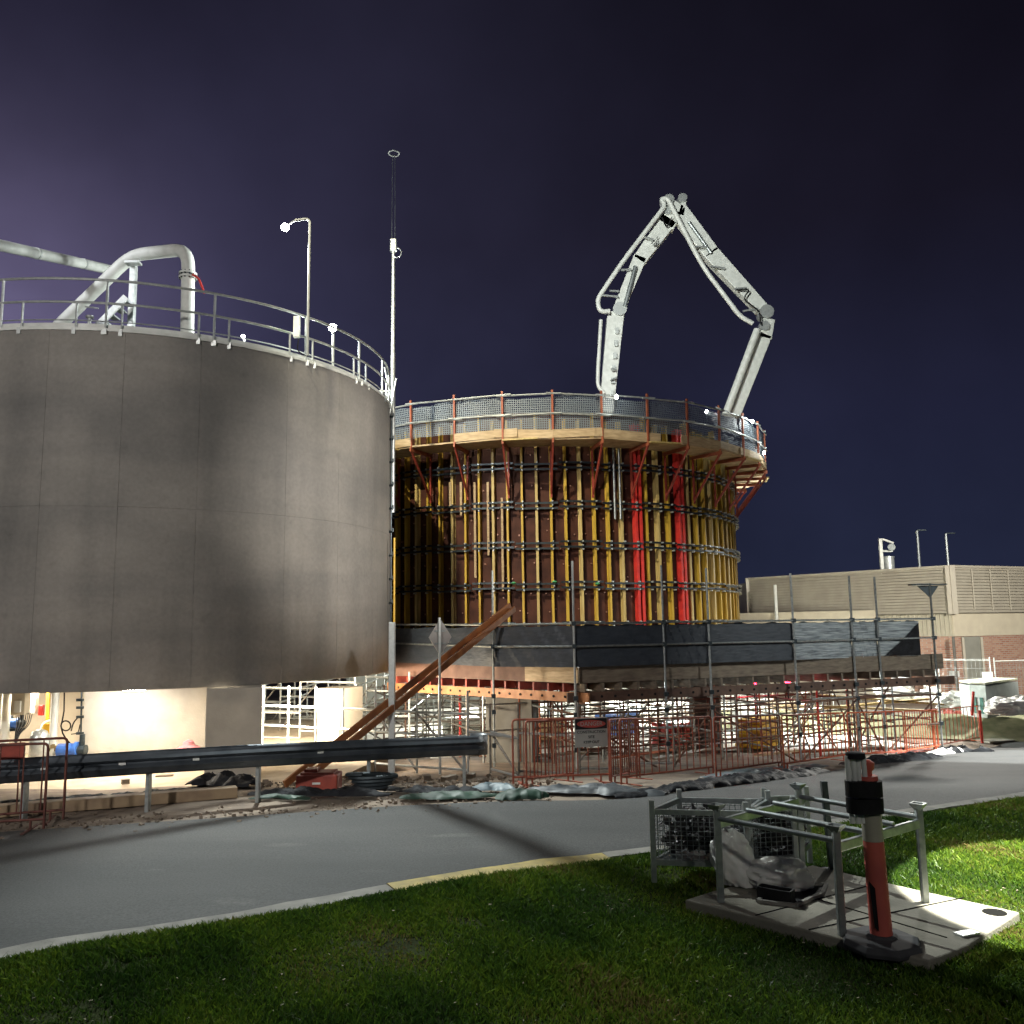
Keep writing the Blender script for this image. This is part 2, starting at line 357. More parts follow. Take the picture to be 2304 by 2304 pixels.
def kerb(i0, i1, w, h, material, name, off=0):
    b = MB()
    for i in range(i0, i1+1):
        d = (Kr[min(i+1, 89)]-Kr[max(i-1, 0)]); n = Vector((d.y, -d.x, 0)).normalized(); p = Kr[i]; g = G(p.x, p.y)
        j = .006*hn(i*2.2, 1)
        for q, z in ((0, -.05), (.015, h-.03+j), (.05, h+j), (w+j*3, h-.01), (w+j*3, -.05)): b.v.append((p.x+n.x*(q+off), p.y+n.y*(q+off), g+z))
    m_ = i1-i0+1; b.f = [(i*5+j, (i+1)*5+j, (i+1)*5+j+1, i*5+j+1) for i in range(m_-1) for j in range(4)]+[(0, 1, 2, 3, 4), tuple((m_-1)*5+4-j for j in range(5))]
    return struct(b.build(name, material, smooth=False))
iy = min(range(90), key=lambda i: abs(px_of(Kr[i])[0]-863)); iz = min(range(90), key=lambda i: abs(px_of(Kr[i])[0]-1350))
kerb(0, iy, .27, .045, kerbm, 'kerb'); kerb(iy, iz, .40, .055, kerby, 'yellow_kerb', .0); kerb(iz, 89, .2, .06, kerbm, 'kerb')
# lawn surface behind the kerb towards the camera
LZ = .07
def lawnz(x, y, t): return G(x, y)+LZ*min(1, t*6+.35)+.03*min(t, 1)*hn(x*.5, y*.5)+.10*max(0, (6.5-y)/6.5)*0
b = MB(); nn = 26; off = .27
LG = []
for i in range(90):
    d = (Kr[min(i+1, 89)]-Kr[max(i-1, 0)]); n = Vector((d.y, -d.x, 0)).normalized(); row = []
    for j in range(nn):
        t = (j/(nn-1))**1.6; p = Vector((Kr[i].x+n.x*off, Kr[i].y+n.y*off, 0)); q = Vector((p.x*1.0+n.x*3, -3.0, 0)); r = p.lerp(q, t)
        row.append(Vector((r.x, r.y, lawnz(r.x, r.y, t*6))))
    LG.append(row); b.v += [tuple(v) for v in row]
b.f = [(i*nn+j, i*nn+j+1, (i+1)*nn+j+1, (i+1)*nn+j) for i in range(89) for j in range(nn-1)]
struct(b.build('lawn', soil, smooth=True))

# slab outline (needed by the grass)
SZ = .15
SP = [at_z(x, y, SZ) for x, y in ((1541, 2024), (1608, 2003), (1827, 1946), (2061, 2001), (2294, 2052), (2175, 2129), (2092, 2162), (1895, 2112))]
def inside(px, py, P):
    c = np.zeros(len(px), bool); n = len(P)
    for i in range(n):
        x1, y1, x2, y2 = P[i].x, P[i].y, P[(i+1) % n].x, P[(i+1) % n].y
        c ^= ((y1 > py) != (y2 > py)) & (px < (x2-x1)*(py-y1)/(y2-y1+1e-12)+x1)
    return c
# ------------------------------------------------------------------ grass blades
def grass():
    LGa = np.array([[tuple(v) for v in r] for r in LG])
    pts = []; 
    for i in range(89):
        for j in range(nn-1):
            a, bq, c, d = LGa[i, j], LGa[i+1, j], LGa[i+1, j+1], LGa[i, j+1]
            cen = (a+bq+c+d)/4
            if cen[1] < 3.6 or cen[1] > 15: continue
            ux = cen[0]/max(cen[1], .1)
            if abs(ux) > .78: continue
            area = .5*np.linalg.norm(np.cross(c-a, d-bq)); dens = 7500*min(1, (6.5/cen[1])**1.5)
            k = int(area*dens+rng.random()); 
            if k <= 0: continue
            u = rng.random((k, 1)); v = rng.random((k, 1))
            pts.append((a*(1-u)+bq*u)*(1-v)+(d*(1-u)+c*u)*v)
    P = np.concatenate(pts); P = P[~inside(P[:, 0], P[:, 1], SP)]
    for x_, y_, r_ in ((240, 2178, .30), (330, 2160, .22), (190, 2290, .35), (900, 2120, .4), (1480, 1960, .5), (1060, 2068, .3)):
        cpt = at_z(x_, y_, .08); dd_ = np.hypot(P[:, 0]-cpt.x, (P[:, 1]-cpt.y)*1.4); P = P[~((dd_ < r_*(.6+.4*np.sin(P[:, 0]*17)*np.sin(P[:, 1]*13))) & (rng.random(len(P)) < .72))]
    # patchiness
    q = np.sin(P[:, 0]*2.3+P[:, 1]*1.1)+np.sin(P[:, 0]*-1.7+P[:, 1]*3.1+2)+np.sin(P[:, 0]*5.1+P[:, 1]*4.3)*.6
    P = P[rng.random(len(P)) < np.clip(.9+q*.16, .45, 1)]; n = len(P)
    q = np.sin(P[:, 0]*2.3+P[:, 1]*1.1)+np.sin(P[:, 0]*-1.7+P[:, 1]*3.1+2)
    a = rng.random(n)*2*pi; h = (.022+.035*rng.random(n)**1.5)*(1+.22*q); w = .0035+.003*rng.random(n)
    w = w*np.clip(P[:, 1]/7, .8, 2)
    lean = rng.normal(0, .55, (n, 2))*h[:, None]
    dx = np.stack([np.cos(a)*w, np.sin(a)*w, np.zeros(n)], 1)
    tip = P+np.stack([lean[:, 0], lean[:, 1], h], 1); mid = P+np.stack([lean[:, 0]*.35, lean[:, 1]*.35, h*.6], 1)
    V = np.stack([P-dx, P+dx, mid+dx*.8, tip, mid-dx*.8], 1).reshape(-1, 3).astype(np.float32); V[:, 2] -= .002
    me = bpy.data.meshes.new('grass'); me.vertices.add(n*5); me.vertices.foreach_set('co', V.ravel())
    me.loops.add(n*5); me.loops.foreach_set('vertex_index', np.arange(n*5, dtype=np.int32)); me.polygons.add(n)
    me.polygons.foreach_set('loop_start', np.arange(0, n*5, 5, dtype=np.int32)); me.polygons.foreach_set('loop_total', np.full(n, 5, np.int32)); me.update()
    at = me.attributes.new('tint', 'FLOAT', 'POINT'); at.data.foreach_set('value', np.repeat(np.clip(rng.random(n)*.62+.14+.17*(np.sin(P[:, 0]*1.3+P[:, 1]*2.2+1)+np.sin(P[:, 0]*-2.9+P[:, 1]*1.7)+.6*np.sin(P[:, 0]*7+P[:, 1]*5)), 0, 1), 5).astype(np.float32))
    M_ = bpy.data.materials.new('grass_blade'); M_.use_nodes = True; t = M_.node_tree; bs = t.nodes['Principled BSDF']; bs.inputs['Roughness'].default_value = .5; bs.inputs['Specular IOR Level'].default_value = .25
    A = N(t, 'ShaderNodeAttribute', attribute_name='tint'); r = N(t, 'ShaderNodeValToRGB'); t.links.new(A.outputs['Fac'], r.inputs[0])
    e = r.color_ramp.elements; e[0].color = (.024, .060, .012, 1); e[1].position = .97; e[1].color = (.17, .13, .05, 1); x = e.new(.8); x.color = (.16, .24, .022, 1); x = e.new(.4); x.color = (.060, .125, .015, 1)
    t.links.new(r.outputs[0], bs.inputs['Base Color'])
    tr = N(t, 'ShaderNodeBsdfTranslucent'); t.links.new(r.outputs[0], tr.inputs[0]); mx = N(t, 'ShaderNodeMixShader'); mx.inputs[0].default_value = .3
    t.links.new(bs.outputs[0], mx.inputs[1]); t.links.new(tr.outputs[0], mx.inputs[2]); t.links.new(mx.outputs[0], t.nodes['Material Output'].inputs[0])
    me.materials.append(M_); o = bpy.data.objects.new('grass', me); COL.objects.link(o); struct(o, 'stuff')
    tag(o, 'short green mown grass covering the lawn in the foreground', 'grass')
grass()
b = MB()
for k in range(260):
    x_, y_ = rng.uniform(0, 2300), rng.uniform(1990, 2300)
    if y_ < 2170-x_*.19+30: continue
    p = at_z(x_, y_, .105)
    if inside(np.array([p.x]), np.array([p.y]), SP)[0]: continue
    s_ = .004+.008*rng.random()**2; b.box(p, (s_*2.2, s_, s_*.3), Matrix.Rotation(rng.random()*6, 3, 'Z') @ Matrix.Rotation(rng.random()-.5, 3, 'X'))
o = b.build('leaf_litter', mat('litter', (.34, .31, .22), (.16, .13, .07), 20, .8)); struct(o, 'stuff'); tag(o, 'small pale bits of leaf litter scattered over the lawn', 'leaf litter')

# ------------------------------------------------------------------ finished concrete tank
T1 = thing('concrete_tank', 'finished round grey concrete tank raised on columns at the left', 'tank', (C1[0], C1[1], 0))
ja = [ang_at(C1, R1, p, 4.5) for p in (88, 265, 442, 640, 760, 840)]
def wallring():
    b = MB(); A = set(); n = 220
    for i in range(n): A.add(round(2*pi*i/n-pi, 5))
    for a in ja:
        for d in (-.0014, -.0009, .0009, .0014): A.add(round(a+d, 5))
    A = sorted(A)
    def rr(a): return R1-(.006 if any(abs(a-j) < .0011 for j in ja) else 0)
    zs = [Z1a, Z1a+.03, 4.585, 4.59, 4.605, 4.61, Z1b-.02, Z1b]
    for z in zs:
        for a in A:
            r = rr(a)-(.006 if 4.588 < z < 4.607 else 0)-(.02 if z in (zs[0], zs[-1]) else 0); b.v.append((C1[0]+r*cos(a), C1[1]+r*sin(a), z))
    m_ = len(A)
    for k in range(len(zs)-1):
        for i in range(m_): b.f.append((k*m_+i, k*m_+(i+1) % m_, (k+1)*m_+(i+1) % m_, (k+1)*m_+i))
    k0 = len(b.v)
    for z in (Z1b, 7.5):
        for a in A: b.v.append((C1[0]+(R1-.35)*cos(a), C1[1]+(R1-.35)*sin(a), z))
    top = (len(zs)-1)*m_
    for i in range(m_): b.f += [(top+i, top+(i+1) % m_, k0+(i+1) % m_, k0+i), (k0+i, k0+(i+1) % m_, k0+m_+(i+1) % m_, k0+m_+i)]
    b.f.append(tuple(range(m_))); b.f.append(tuple(k0+m_+i for i in range(m_))); return b
wallring().build('wall', castconc, T1, smooth=True)
# column and plant-room walls underneath
colA = [at_z(463, 1747, -.30), at_z(590, 1740, -.30)]
def column(parent, pl, pr, depth, z0, z1, material, name='column'):
    pl, pr = Vector(pl), Vector(pr); d = (pr-pl); n = Vector((-d.y, d.x, 0)).normalized()
    if n.y < 0: n = -n
    pts = [pl, pr, pr+n*depth, pl+n*depth]; return MB().prism([(p.x, p.y) for p in pts], z0, z1).build(name, material, parent, bevel=.015)
ca, cb = at_d(463, 1600, 15.6), at_d(590, 1600, 15.9)
column(T1, ca, cb, .9, -.7, Z1a-.003, conc)
wa, wb = at_d(188, 1600, 17.3), at_d(520, 1600, 17.6)
MB().prism([(wa.x, wa.y), (wb.x, wb.y), (wb.x, wb.y+.25), (wa.x, wa.y+.25)], -.9, Z1a-.003).build('plant_room_wall', conc, T1)
wl = at_d(-420, 1600, 19.6); wr = at_d(200, 1600, 19.6)
MB().prism([(wl.x, wl.y), (wr.x+.2, wr.y), (wr.x+.2, wr.y+.25), (wl.x, wl.y+.25)], -.9, Z1a-.003).build('back_wall', conc, T1)
# bolts in the seam on the tank's right flank
aR = ang_at(C1, R1, 878, 4.5)
b = MB()
for k in range(11):
    z = 1.8+k*.58; p = pol(C1, R1+.0, aR-.05, z); q = pol(C1, R1+.09, aR-.05, z); b.tube(p, q, .03, 8); b.tube(q, q+Vector((0, 0, .09)), .018, 6)
b.path([pol(C1, R1+.05, aR-.05, 1.5+i*.5) for i in range(13)], .017, 6)
b.build('anchor_row', darksteel, T1)
# slab over the plant room floor
MB().prism([(-16, 14.9), (-3.4, 14.6), (-2.6, 19), (-6, 26), (-16, 26)], -.9, -.285).build('floor_slab', mat('plant_floor', (.50, .42, .31), (.40, .33, .24), 3, .8), T1)

# tank-top handrail
HR = thing('tank_handrail', 'galvanised handrail round the rim of the finished concrete tank', 'handrail', (C1[0], C1[1], Z1b))
RR = R1-.07
aL, aE = ang_at(C1, RR, 5, Z1b)-.35, ang_at(C1, RR, 885, Z1b)+.12
for nm, z, r in (('top_rail', 1.0, .026), ('middle_rail', .55, .024)):
    MB().path([pol(C1, RR, aL+(aE-aL)*i/70, Z1b+z) for i in range(71)], r, 8).build(nm, galvw, HR, smooth=True)
MB().arc(C1, RR-.03, RR-.02, Z1b+.03, Z1b+.15, aL, aE, 80).build('toe_board', whitepaint, HR)
for z in (.20,): MB().path([pol(C1, RR, aL+(aE-aL)*i/70, Z1b+z) for i in range(71)], .012, 6).build('low_rail', galvw, HR, smooth=True)
for p in (5, 240, 482, 688, 808, 860, 879):
    a = ang_at(C1, RR, p, Z1b+.5); q = pol(C1, RR, a, Z1b)
    MB().tube(q-Vector((0, 0, .08)), q+Vector((0, 0, 1.0)), .026, 8).box(pol(C1, R1-.02, a, Z1b-.03), (.1, .1, .10)).build('post', galvw, HR, smooth=True)
for p in (50, 172, 275, 448, 515, 652, 704, 796, 823, 869):
    a = ang_at(C1, RR, p, Z1b+.3); q = pol(C1, RR, a, Z1b)
    MB().tube(q-Vector((0, 0, .08)), q+Vector((0, 0, .55)), .021, 8).box(pol(C1, R1-.01, a, Z1b-.03), (.07, .07, .12)).build('short_post', galvw, HR, smooth=True)
aa = [ang_at(C1, RR, p, Z1b) for p in (0, 240, 482, 690, 880)]
MB().arc(C1, R1-.02, R1+.02, Z1b-.012, Z1b+.045, aL, aE, 90).build('rim_flashing', whitepaint, HR)

# pipework on the roof
def bend(P, r, k=6):
    P = [Vector(p) for p in P]; o = [P[0]]
    for i in range(1, len(P)-1):
        a, c, d = P[i-1], P[i], P[i+1]; u = (a-c).normalized(); v = (d-c).normalized(); l = min(r, (a-c).length*.49, (d-c).length*.49)
        s, e = c+u*l, c+v*l
        for j in range(k+1): t = j/k; o.append(s*(1-t)**2+c*2*t*(1-t)+e*t*t)
    o.append(P[-1]); return o
gp = [at_d(120, 745, 18.6), at_d(296, 574, 17.9), at_d(424, 560, 17.2), at_d(421, 760, 17.2)]
PG = thing('gooseneck_pipe', 'white gooseneck pipe curving down into the roof of the finished tank', 'pipe', gp[3]*1)
MB().path(bend(gp, .42, 8), .135, 16).build('pipe', whitepaint, PG, smooth=True)
fl = at_d(423, 622, 17.2); b = MB().tube(fl-Vector((0, 0, .05)), fl-Vector((0, 0, .01)), .185, 20).tube(fl+Vector((0, 0, .03)), fl+Vector((0, 0, .07)), .185, 20); b.build('flange', whitepaint, PG, smooth=True)
b = MB()
for k in range(12): q = fl+Vector((.165*cos(k*pi/6), .165*sin(k*pi/6), 0)); b.tube(q-Vector((0, 0, .07)), q+Vector((0, 0, .09)), .014, 6)
b.build('flange_bolts', darksteel, PG)
MB().path(bend([at_d(433, 618, 17.1), at_d(447, 626, 17.0), at_d(460, 660, 17.0)], .08, 4), .022, 8).build('lever', redpaint, PG, smooth=True)
sp0 = at_d(294, 760, 17.8); MB().beam(sp0, (sp0.x, sp0.y, up_z(sp0, 598)), .13, .13).build('support_post', galvw, PG, bevel=.01)
q = at_d(300, 592, 17.6); MB().box(q, (.3, .2, .05)).tube(q+Vector((.05, 0, .0)), q+Vector((.15, 0, .07)), .02).build('bracket', galvw, PG)
lp = [at_d(-90, 532, 15.2), at_d(248, 607, 19.5)]
PL = thing('inclined_pipe', 'long straight white pipe sloping above the handrail at the far left', 'pipe', lp[1]*1)
MB().path([lp[0].lerp(lp[1], i/6) for i in range(7)], .115, 14).build('pipe', whitepaint, PL, smooth=True)
for t_ in (.45, .78): q = lp[0].lerp(lp[1], t_); d = (lp[1]-lp[0]).normalized(); MB().tube(q-d*.02, q+d*.02, .125, 16).build('joint_band', galvw, PL, smooth=True)
st = thing('roof_stair', 'short galvanised stair behind the handrail beside the gooseneck pipe', 'stair', at_d(215, 748, 17.4))
for dy in (0, .35):
    MB().beam(at_d(205, 748, 17.2+dy), at_d(284, 668, 17.2+dy), .04, .14).build('stringer', galvw, st)
for k in range(5): p0 = at_d(205+79*(k+.5)/5, 745-78*(k+.5)/5, 17.22); MB().box(p0+Vector((0, .18, 0)), (.16, .36, .03)).build('tread', galv, st)
vb = thing('valve', 'small white valve and lever at the foot of the sloping pipe', 'valve', at_d(200, 740, 17.4))
MB().lathe(at_d(200, 748, 17.4), [(.07, 0), (.07, .12), (.04, .14), (.04, .3), (.08, .32), (.08, .36)], 12).build('body', galvw, vb, smooth=True)
MB().tube(at_d(192, 690, 17.4), at_d(222, 694, 17.4), .015).build('lever', galvw, vb)
# electrical box on handrail post
eb = thing('electrical_box', 'pale electrical box fixed to the handrail beside the light pole', 'box', at_d(666, 745, 17.1))
MB().box(at_d(668, 736, 17.1), (.13, .1, .45)).build('case', whitepaint, eb, bevel=.01)
MB().path(bend([at_d(672, 762, 17.05), at_d(668, 790, 17.05), at_d(688, 800, 17.05)], .15), .012, 6).build('cable', black, eb)
# light pole
LP = thing('light_pole', 'slim galvanised light pole with a glowing floodlight above the tank handrail', 'light pole', at_d(690, 800, 16.95))
pb = at_d(692, 800, 16.95); pt = up_z(pb, 492)
MB().path(bend([pb, (pb.x, pb.y, pt), at_d(664, 496, 16.8)], .12), .028, 8).build('pole', galvw, LP, smooth=True)
le = emit('lamp_face', (1, 1, .97), 90)
def floodlight(root, c, aim, s=.2):
    c = Vector(c); d = (Vector(aim)-c).normalized(); x = d.cross(Vector((0, 0, 1))).normalized(); z = x.cross(d); M3 = Matrix((x, d, z)).transposed()
    MB().tube(c-d*s*.35, c+d*s*.2, s*.35, 18, s*.6).box(c-d*s*.4, (s*.4, s*.2, s*.5), M3).build('lamp_housing', darksteel, root, smooth=True)
    MB().tube(c+d*s*.205, c+d*s*.32, s*.58, 20, s*.5).tube(c+d*s*.325, c+d*s*.42, s*.5, 20, s*.2).build('lamp_glass', le, root, smooth=True)
lc = at_d(641, 511, 18.3); MB().tube(at_d(664, 496, 16.8), lc, .02).build('arm', galvw, LP)
floodlight(LP, lc, (1.0, 4, 1), .15)
L2 = thing('light_pole', 'floodlight on a stub pole shining behind the tank handrail', 'light pole', at_d(747, 800, 18.5))
c2 = at_d(748, 737, 18.3); MB().tube((c2.x, c2.y+.1, 7.6), (c2.x, c2.y+.1, c2.z), .028).build('pole', galvw, L2, smooth=True); floodlight(L2, c2, (0, 2, 2), .15)
L3 = thing('bulkhead_lamp', 'tiny bright lamp just above the tank rim', 'lamp', at_d(548, 770, 18.5))
c3 = at_d(547, 757, 18.6); MB().tube((c3.x, c3.y+.06, 7.6), (c3.x, c3.y+.06, c3.z), .02).build('stem', galvw, L3); MB().lathe(c3-Vector((0, 0, .03)), [(.02, 0), (.035, .02), (.035, .05), (.01, .07)], 10).build('bulb', le, L3)
# lightning mast
mb_ = pol(C1, R1+.06, aR-.02, 5.2); LM = thing('lightning_mast', 'tall slender mast with a ring tip on the right edge of the tank', 'mast', mb_)
zt = up_z(mb_, 540); zm = up_z(mb_, 345)
MB().tube(mb_, (mb_.x, mb_.y, up_z(mb_, 800)), .06, 12).tube((mb_.x, mb_.y, up_z(mb_, 800)), (mb_.x, mb_.y, zt), .055, 12, .04).build('pole', galvw, LM, smooth=True)
MB().tube((mb_.x-.045, mb_.y, zt-.1), (mb_.x-.03, mb_.y, zm), .008, 6).tube((mb_.x+.04, mb_.y, zt-.1), (mb_.x+.03, mb_.y, zm), .008, 6).build('rod', galv, LM)
MB().path([(mb_.x+.14*cos(a*pi/10), mb_.y+.14*sin(a*pi/10), zm) for a in range(21)], .018, 6).build('ring', galvw, LM, smooth=True)
MB().box((mb_.x, mb_.y, zt-.15), (.16, .14, .34)).build('clamp', galvw, LM, bevel=.02)
MB().path([(mb_.x+.08+.13*cos(a*pi/10), mb_.y-.03, zt-.36+.13*sin(a*pi/10)) for a in range(-8, 9)], .012, 6).build('cable_loop', galvw, LM, smooth=True)
MB().tube((mb_.x-.35, mb_.y, 8.3), (mb_.x, mb_.y, 8.3), .025).tube((mb_.x-.2, mb_.y-.1, 8.9), (mb_.x-.02, mb_.y, 8.0), .02).tube((mb_.x-.1, mb_.y-.1, 7.5), (mb_.x+.1, mb_.y-.1, 8.6), .02).build('stay', galvw, LM)

# ------------------------------------------------------------------ plant under the tank
def simple(name, label, cat, b, material, group=None, **k):
    c = Vector(b.v[0]); xs_ = [v[0] for v in b.v]; ys_ = [v[1] for v in b.v]; zs_ = [v[2] for v in b.v]
    return tag(b.build(name, material, loc=((min(xs_)+max(xs_))/2, (min(ys_)+max(ys_))/2, min(zs_)), **k), label, cat, group)
cab = thing('control_cabinet', 'beige electrical cabinet hanging under the tank with cables below', 'cabinet', at_d(48, 1606, 17.0))
MB().box(at_d(47, 1575, 17.0), (.27, .2, .55)).build('case', cream, cab, bevel=.01)
MB().box(at_d(40, 1590, 16.87), (.12, .05, .22)).build('cover', whitepaint, cab, bevel=.01)
for k in range(9):
    MB().path(bend([at_d(36+k*4.6, 1604, 17), at_d(38+k*3.5, 1625+k, 17.05), at_d(34+k*1.2, 1650, 17.1), at_d(33, 1690, 17.1)], .2), .009, 5).build('cable', black if k % 2 else steel, cab)
simple('junction_box', 'grey junction box on the back wall beside the beige cabinet', 'box', MB().box(at_d(73, 1578, 17.6), (.2, .12, .5)), mat('box_grey', (.36, .31, .27)), bevel=.01)
simple('emergency_stop', 'small red emergency stop box under the tank', 'switch', MB().box(at_d(93, 1598, 17.4), (.09, .08, .2)), redpaint, bevel=.01)
simple('cable_tray', 'upright yellow cable tray under the concrete tank', 'cable tray', MB().beam(at_d(109, 1552, 17.8), at_d(107, 1622, 17.8), .06, .04), yel2)
simple('yellow_valve_box', 'yellow box above the pump at the far left', 'box', MB().box(at_d(108, 1642, 17.4), (.15, .1, .24)), yel2, bevel=.01)
for px_, w_, lb in ((18, .11, 'thick pale upright pipe left of the beige cabinet'), (3, .05, 'thin pale upright pipe at the left picture edge'), (126, .1, 'pale grey upright duct right of the yellow cable tray')):
    a = at_d(px_, 1545, 17.2); simple('upright_pipe', lb, 'pipe', MB().tube((a.x, a.y, -.3), (a.x, a.y, 1.32), w_/1.4, 12), whitepaint, smooth=True)
simple('curved_duct', 'white curved duct bending down beside the yellow box', 'pipe', MB().path(bend([at_d(128, 1620, 17.5), at_d(96, 1626, 17.5), at_d(88, 1700, 17.5)], .3), .035, 10), whitepaint, smooth=True)
hs = thing('coiled_hose', 'black hose with a round loop hanging against the pale wall', 'hose', at_d(147, 1700, 17.3))
MB().path([at_d(145, 1550, 17.3), at_d(144, 1600, 17.3), at_d(140, 1622, 17.3)]+[at_d(148-11*cos(k*pi/8), 1633-11*sin(k*pi/8), 17.25) for k in range(17)]+[at_d(141, 1650, 17.3), at_d(150, 1665, 17.3), at_d(160, 1675, 17.3)], .014, 8).build('hose', black, hs, smooth=True)
vr = thing('valve_riser', 'thin black riser pipe with valves beside the pale wall edge', 'pipe', at_d(183, 1700, 17.1))
MB().tube(at_d(184, 1552, 17.1), at_d(181, 1700, 17.1), .018).build('riser', darksteel, vr)
for y in (1575, 1592, 1613, 1650): MB().box(at_d(180, y, 17.05), (.13, .05, .05)).build('valve', darksteel, vr)
MB().path(bend([at_d(178, 1612, 17.1), at_d(165, 1625, 17.1), at_d(160, 1645, 17.1)], .1), .012, 6).path(bend([at_d(180, 1630, 17.1), at_d(176, 1650, 17.1), at_d(160, 1652, 17.1)], .1), .01, 6).build('hose', black, vr)
def pump(px_, py_, Y, s, material, label):
    c = at_d(px_, py_, Y); r = thing('pump', label, 'pump', c)
    MB().tube(c-Vector((.22*s, 0, 0)), c+Vector((.1*s, 0, 0)), .13*s, 16).tube(c+Vector((.1*s, 0, 0)), c+Vector((.16*s, 0, 0)), .16*s, 16).build('motor', material, r, smooth=True)
    MB().tube(c+Vector((.16*s, 0, 0)), c+Vector((.3*s, 0, 0)), .1*s, 12).tube(c+Vector((.22*s, 0, 0)), c+Vector((.22*s, 0, .3*s)), .05*s, 10).build('volute', darksteel, r, smooth=True)
    MB().box(c-Vector((0, 0, .17*s)), (.55*s, .25*s, .06*s)).build('base', darksteel, r)
pump(158, 1688, 16.9, 1.0, blue, 'blue pump on the plant room floor beside the pale wall')
pump(30, 1628, 17.3, .7, blue, 'small blue pump behind the cables of the beige cabinet')
pump(5, 1626, 17.6, .8, blue, 'blue pump cut by the left picture edge')
simple('silver_vessel', 'silver pressure vessel standing behind the guardrail', 'vessel', MB().lathe(at_d(86, 1712, 16.6), [(.12, 0), (.17, .06), (.17, .45), (.13, .54), (.05, .58)], 18), galvw, smooth=True)
b = MB()
for k in range(14): p0 = at_d(112+k*2.6, 1690-rng.random()*14, 17.0+rng.random()*.3); b.box(p0, (.06, .06, .05+.06*rng.random()), Matrix.Rotation(rng.random()*3, 3, 'Z'))
simple('valve_manifold', 'cluster of small brass valves between the vessel and the blue pump', 'valve', b, mat('brass', (.35, .26, .12), rough=.4, metal=.6))
simple('folded_tarp', 'pink and blue folded tarpaulin at the foot of the pale column', 'tarpaulin', MB().lathe(at_d(424, 1688, 16.9), [(.2, 0), (.22, .05), (.12, .1), (.1, .16), (.02, .2)], 12), mat('pink_sheet', (.6, .22, .25)), smooth=True)
# battens that light the plant space
BT = thing('batten_light', 'strip light fixed under the concrete tank above the plant', 'light', (-7.6, 16.8, 1.28))
MB().box((-7.6, 16.5, 1.29), (1.2, .08, .06)).build('fitting', le, BT)
lamp('plant_light', 'AREA', (-7.0, 16.2, 1.22), (-7.0, 16.3, -.3), 90, WARM, 2.0, sizey=.5)
lamp('plant_light', 'AREA', (-10.5, 17.5, 1.22), (-10.5, 17.6, -.3), 230, WARM, 2.0, sizey=.5)
lamp('plant_light', 'AREA', (-5.0, 18.4, 1.1), (-4.6, 20.5, -.2), 800, WARM, 1.2, sizey=.5)
lamp('plant_light', 'SPOT', (-5.2, 15.9, 1.25), (-5.4, 16.0, -.4), 190, WARM, .3, 150, .5)
lamp('plant_light', 'POINT', (-3.6, 19.6, .9), None, 170, WARM, .25)

# ------------------------------------------------------------------ round formwork under construction
ZB, ZT = 1.30, 8.28; ZD = 7.42
D2 = thing('round_formwork', 'round wall formwork of brown panels and yellow beams under construction', 'formwork', (C2[0], C2[1], ZB))
fa = atan2(-C2[1], -C2[0])
def front(a0, a1): return fa+rad(a0), fa+rad(a1)
a0, a1 = front(-118, 118)
MB().arc(C2, RW-.12, RW, ZB, ZT, a0, a1, 90).build('panel_skin', ply, D2)
MB().arc(C2, RW-.62, RW-.5, ZB, ZT+.35, a0, a1, 70).build('inner_skin', ply, D2)
step = rad(3.42); nb = 29; a = fa-nb*step
lev = [6.86, 5.74, 4.60, 3.46, 2.34]
a_red = [ang_at(C2, RW+.12, p, 4.6) for p in (1435, 1531)]
k = 0
for i in range(-nb, nb+1):
    a = fa+i*step
    if any(abs(a-r) < rad(1.4) for r in a_red): continue
    w = .042 if i % 3 else .052; p = pol(C2, RW+.1, a, ZB+.05); q = pol(C2, RW+.1, a, ZT-.05+(.22 if i % 4 == 0 else 0))
    rd = (cos(a), sin(a), 0); ta = Vector((-sin(a), cos(a), 0)); b = MB()
    M3 = Matrix((Vector(rd), ta, Vector((0, 0, 1)))).transposed(); H = q.z-p.z; zc = (p.z+q.z)/2; jz = .0
    for dr, tw, th in ((-.075, w*1.45, .045), (0, .03, .11), (.075, w*1.45, .045)):
        b.box(pol(C2, RW+.1+dr, a, zc), (th, tw, H), M3)
    b.build('vertical_beam', paleyel if i % 3 == 0 else yellow, D2, bevel=.004)
for r in a_red:
    ta = Vector((-sin(r), cos(r), 0)); b = MB(); M3 = Matrix((Vector((cos(r), sin(r), 0)), ta, Vector((0, 0, 1)))).transposed()
    for s in (-1, 1):
        b.box(pol(C2, RW+.12, r, (ZB+ZT)/2)+ta*s*.075, (.2, .05, ZT-ZB-.2), M3)
        b.box(pol(C2, RW+.23, r, (ZB+ZT)/2)+ta*s*.075, (.03, .085, ZT-ZB-.2), M3)
    b.build('red_steel_stop', redpaint, D2, bevel=.006)
a_j = [ang_at(C2, RW+.12, p, 4.6) for p in (1466, 1496, 1572, 1600)]
for z in lev:
    for dz in (-.075, .075):
        b = MB()
        # walers are made of short straight channel lengths
        for i in range(-nb//3, nb//3+1):
            A0, A1 = fa+(i*3-1.45)*step, fa+(i*3+1.45)*step
            jit = (.035 if i % 2 else -.01)
            if any(abs((A0+A1)/2-r) < rad(3) for r in a_red): jit += .02
            b.beam(pol(C2, RW+.25, A0, z+dz+jit), pol(C2, RW+.25, A1, z+dz+jit), .05, .055)
        b.build('waler', darksteel, D2)
    b = MB()
    for i in range(-nb, nb+1):
        a = fa+i*step
        for dz in (-.11, 0, .11):
            if (i % 2) or dz: b.tube(pol(C2, RW+.22, a+.004, z+dz), pol(C2, RW+.32, a+.004, z+dz), .024, 6)
    struct(b.build('waler_clamp', galvw, D2), 'stuff')
b = MB()
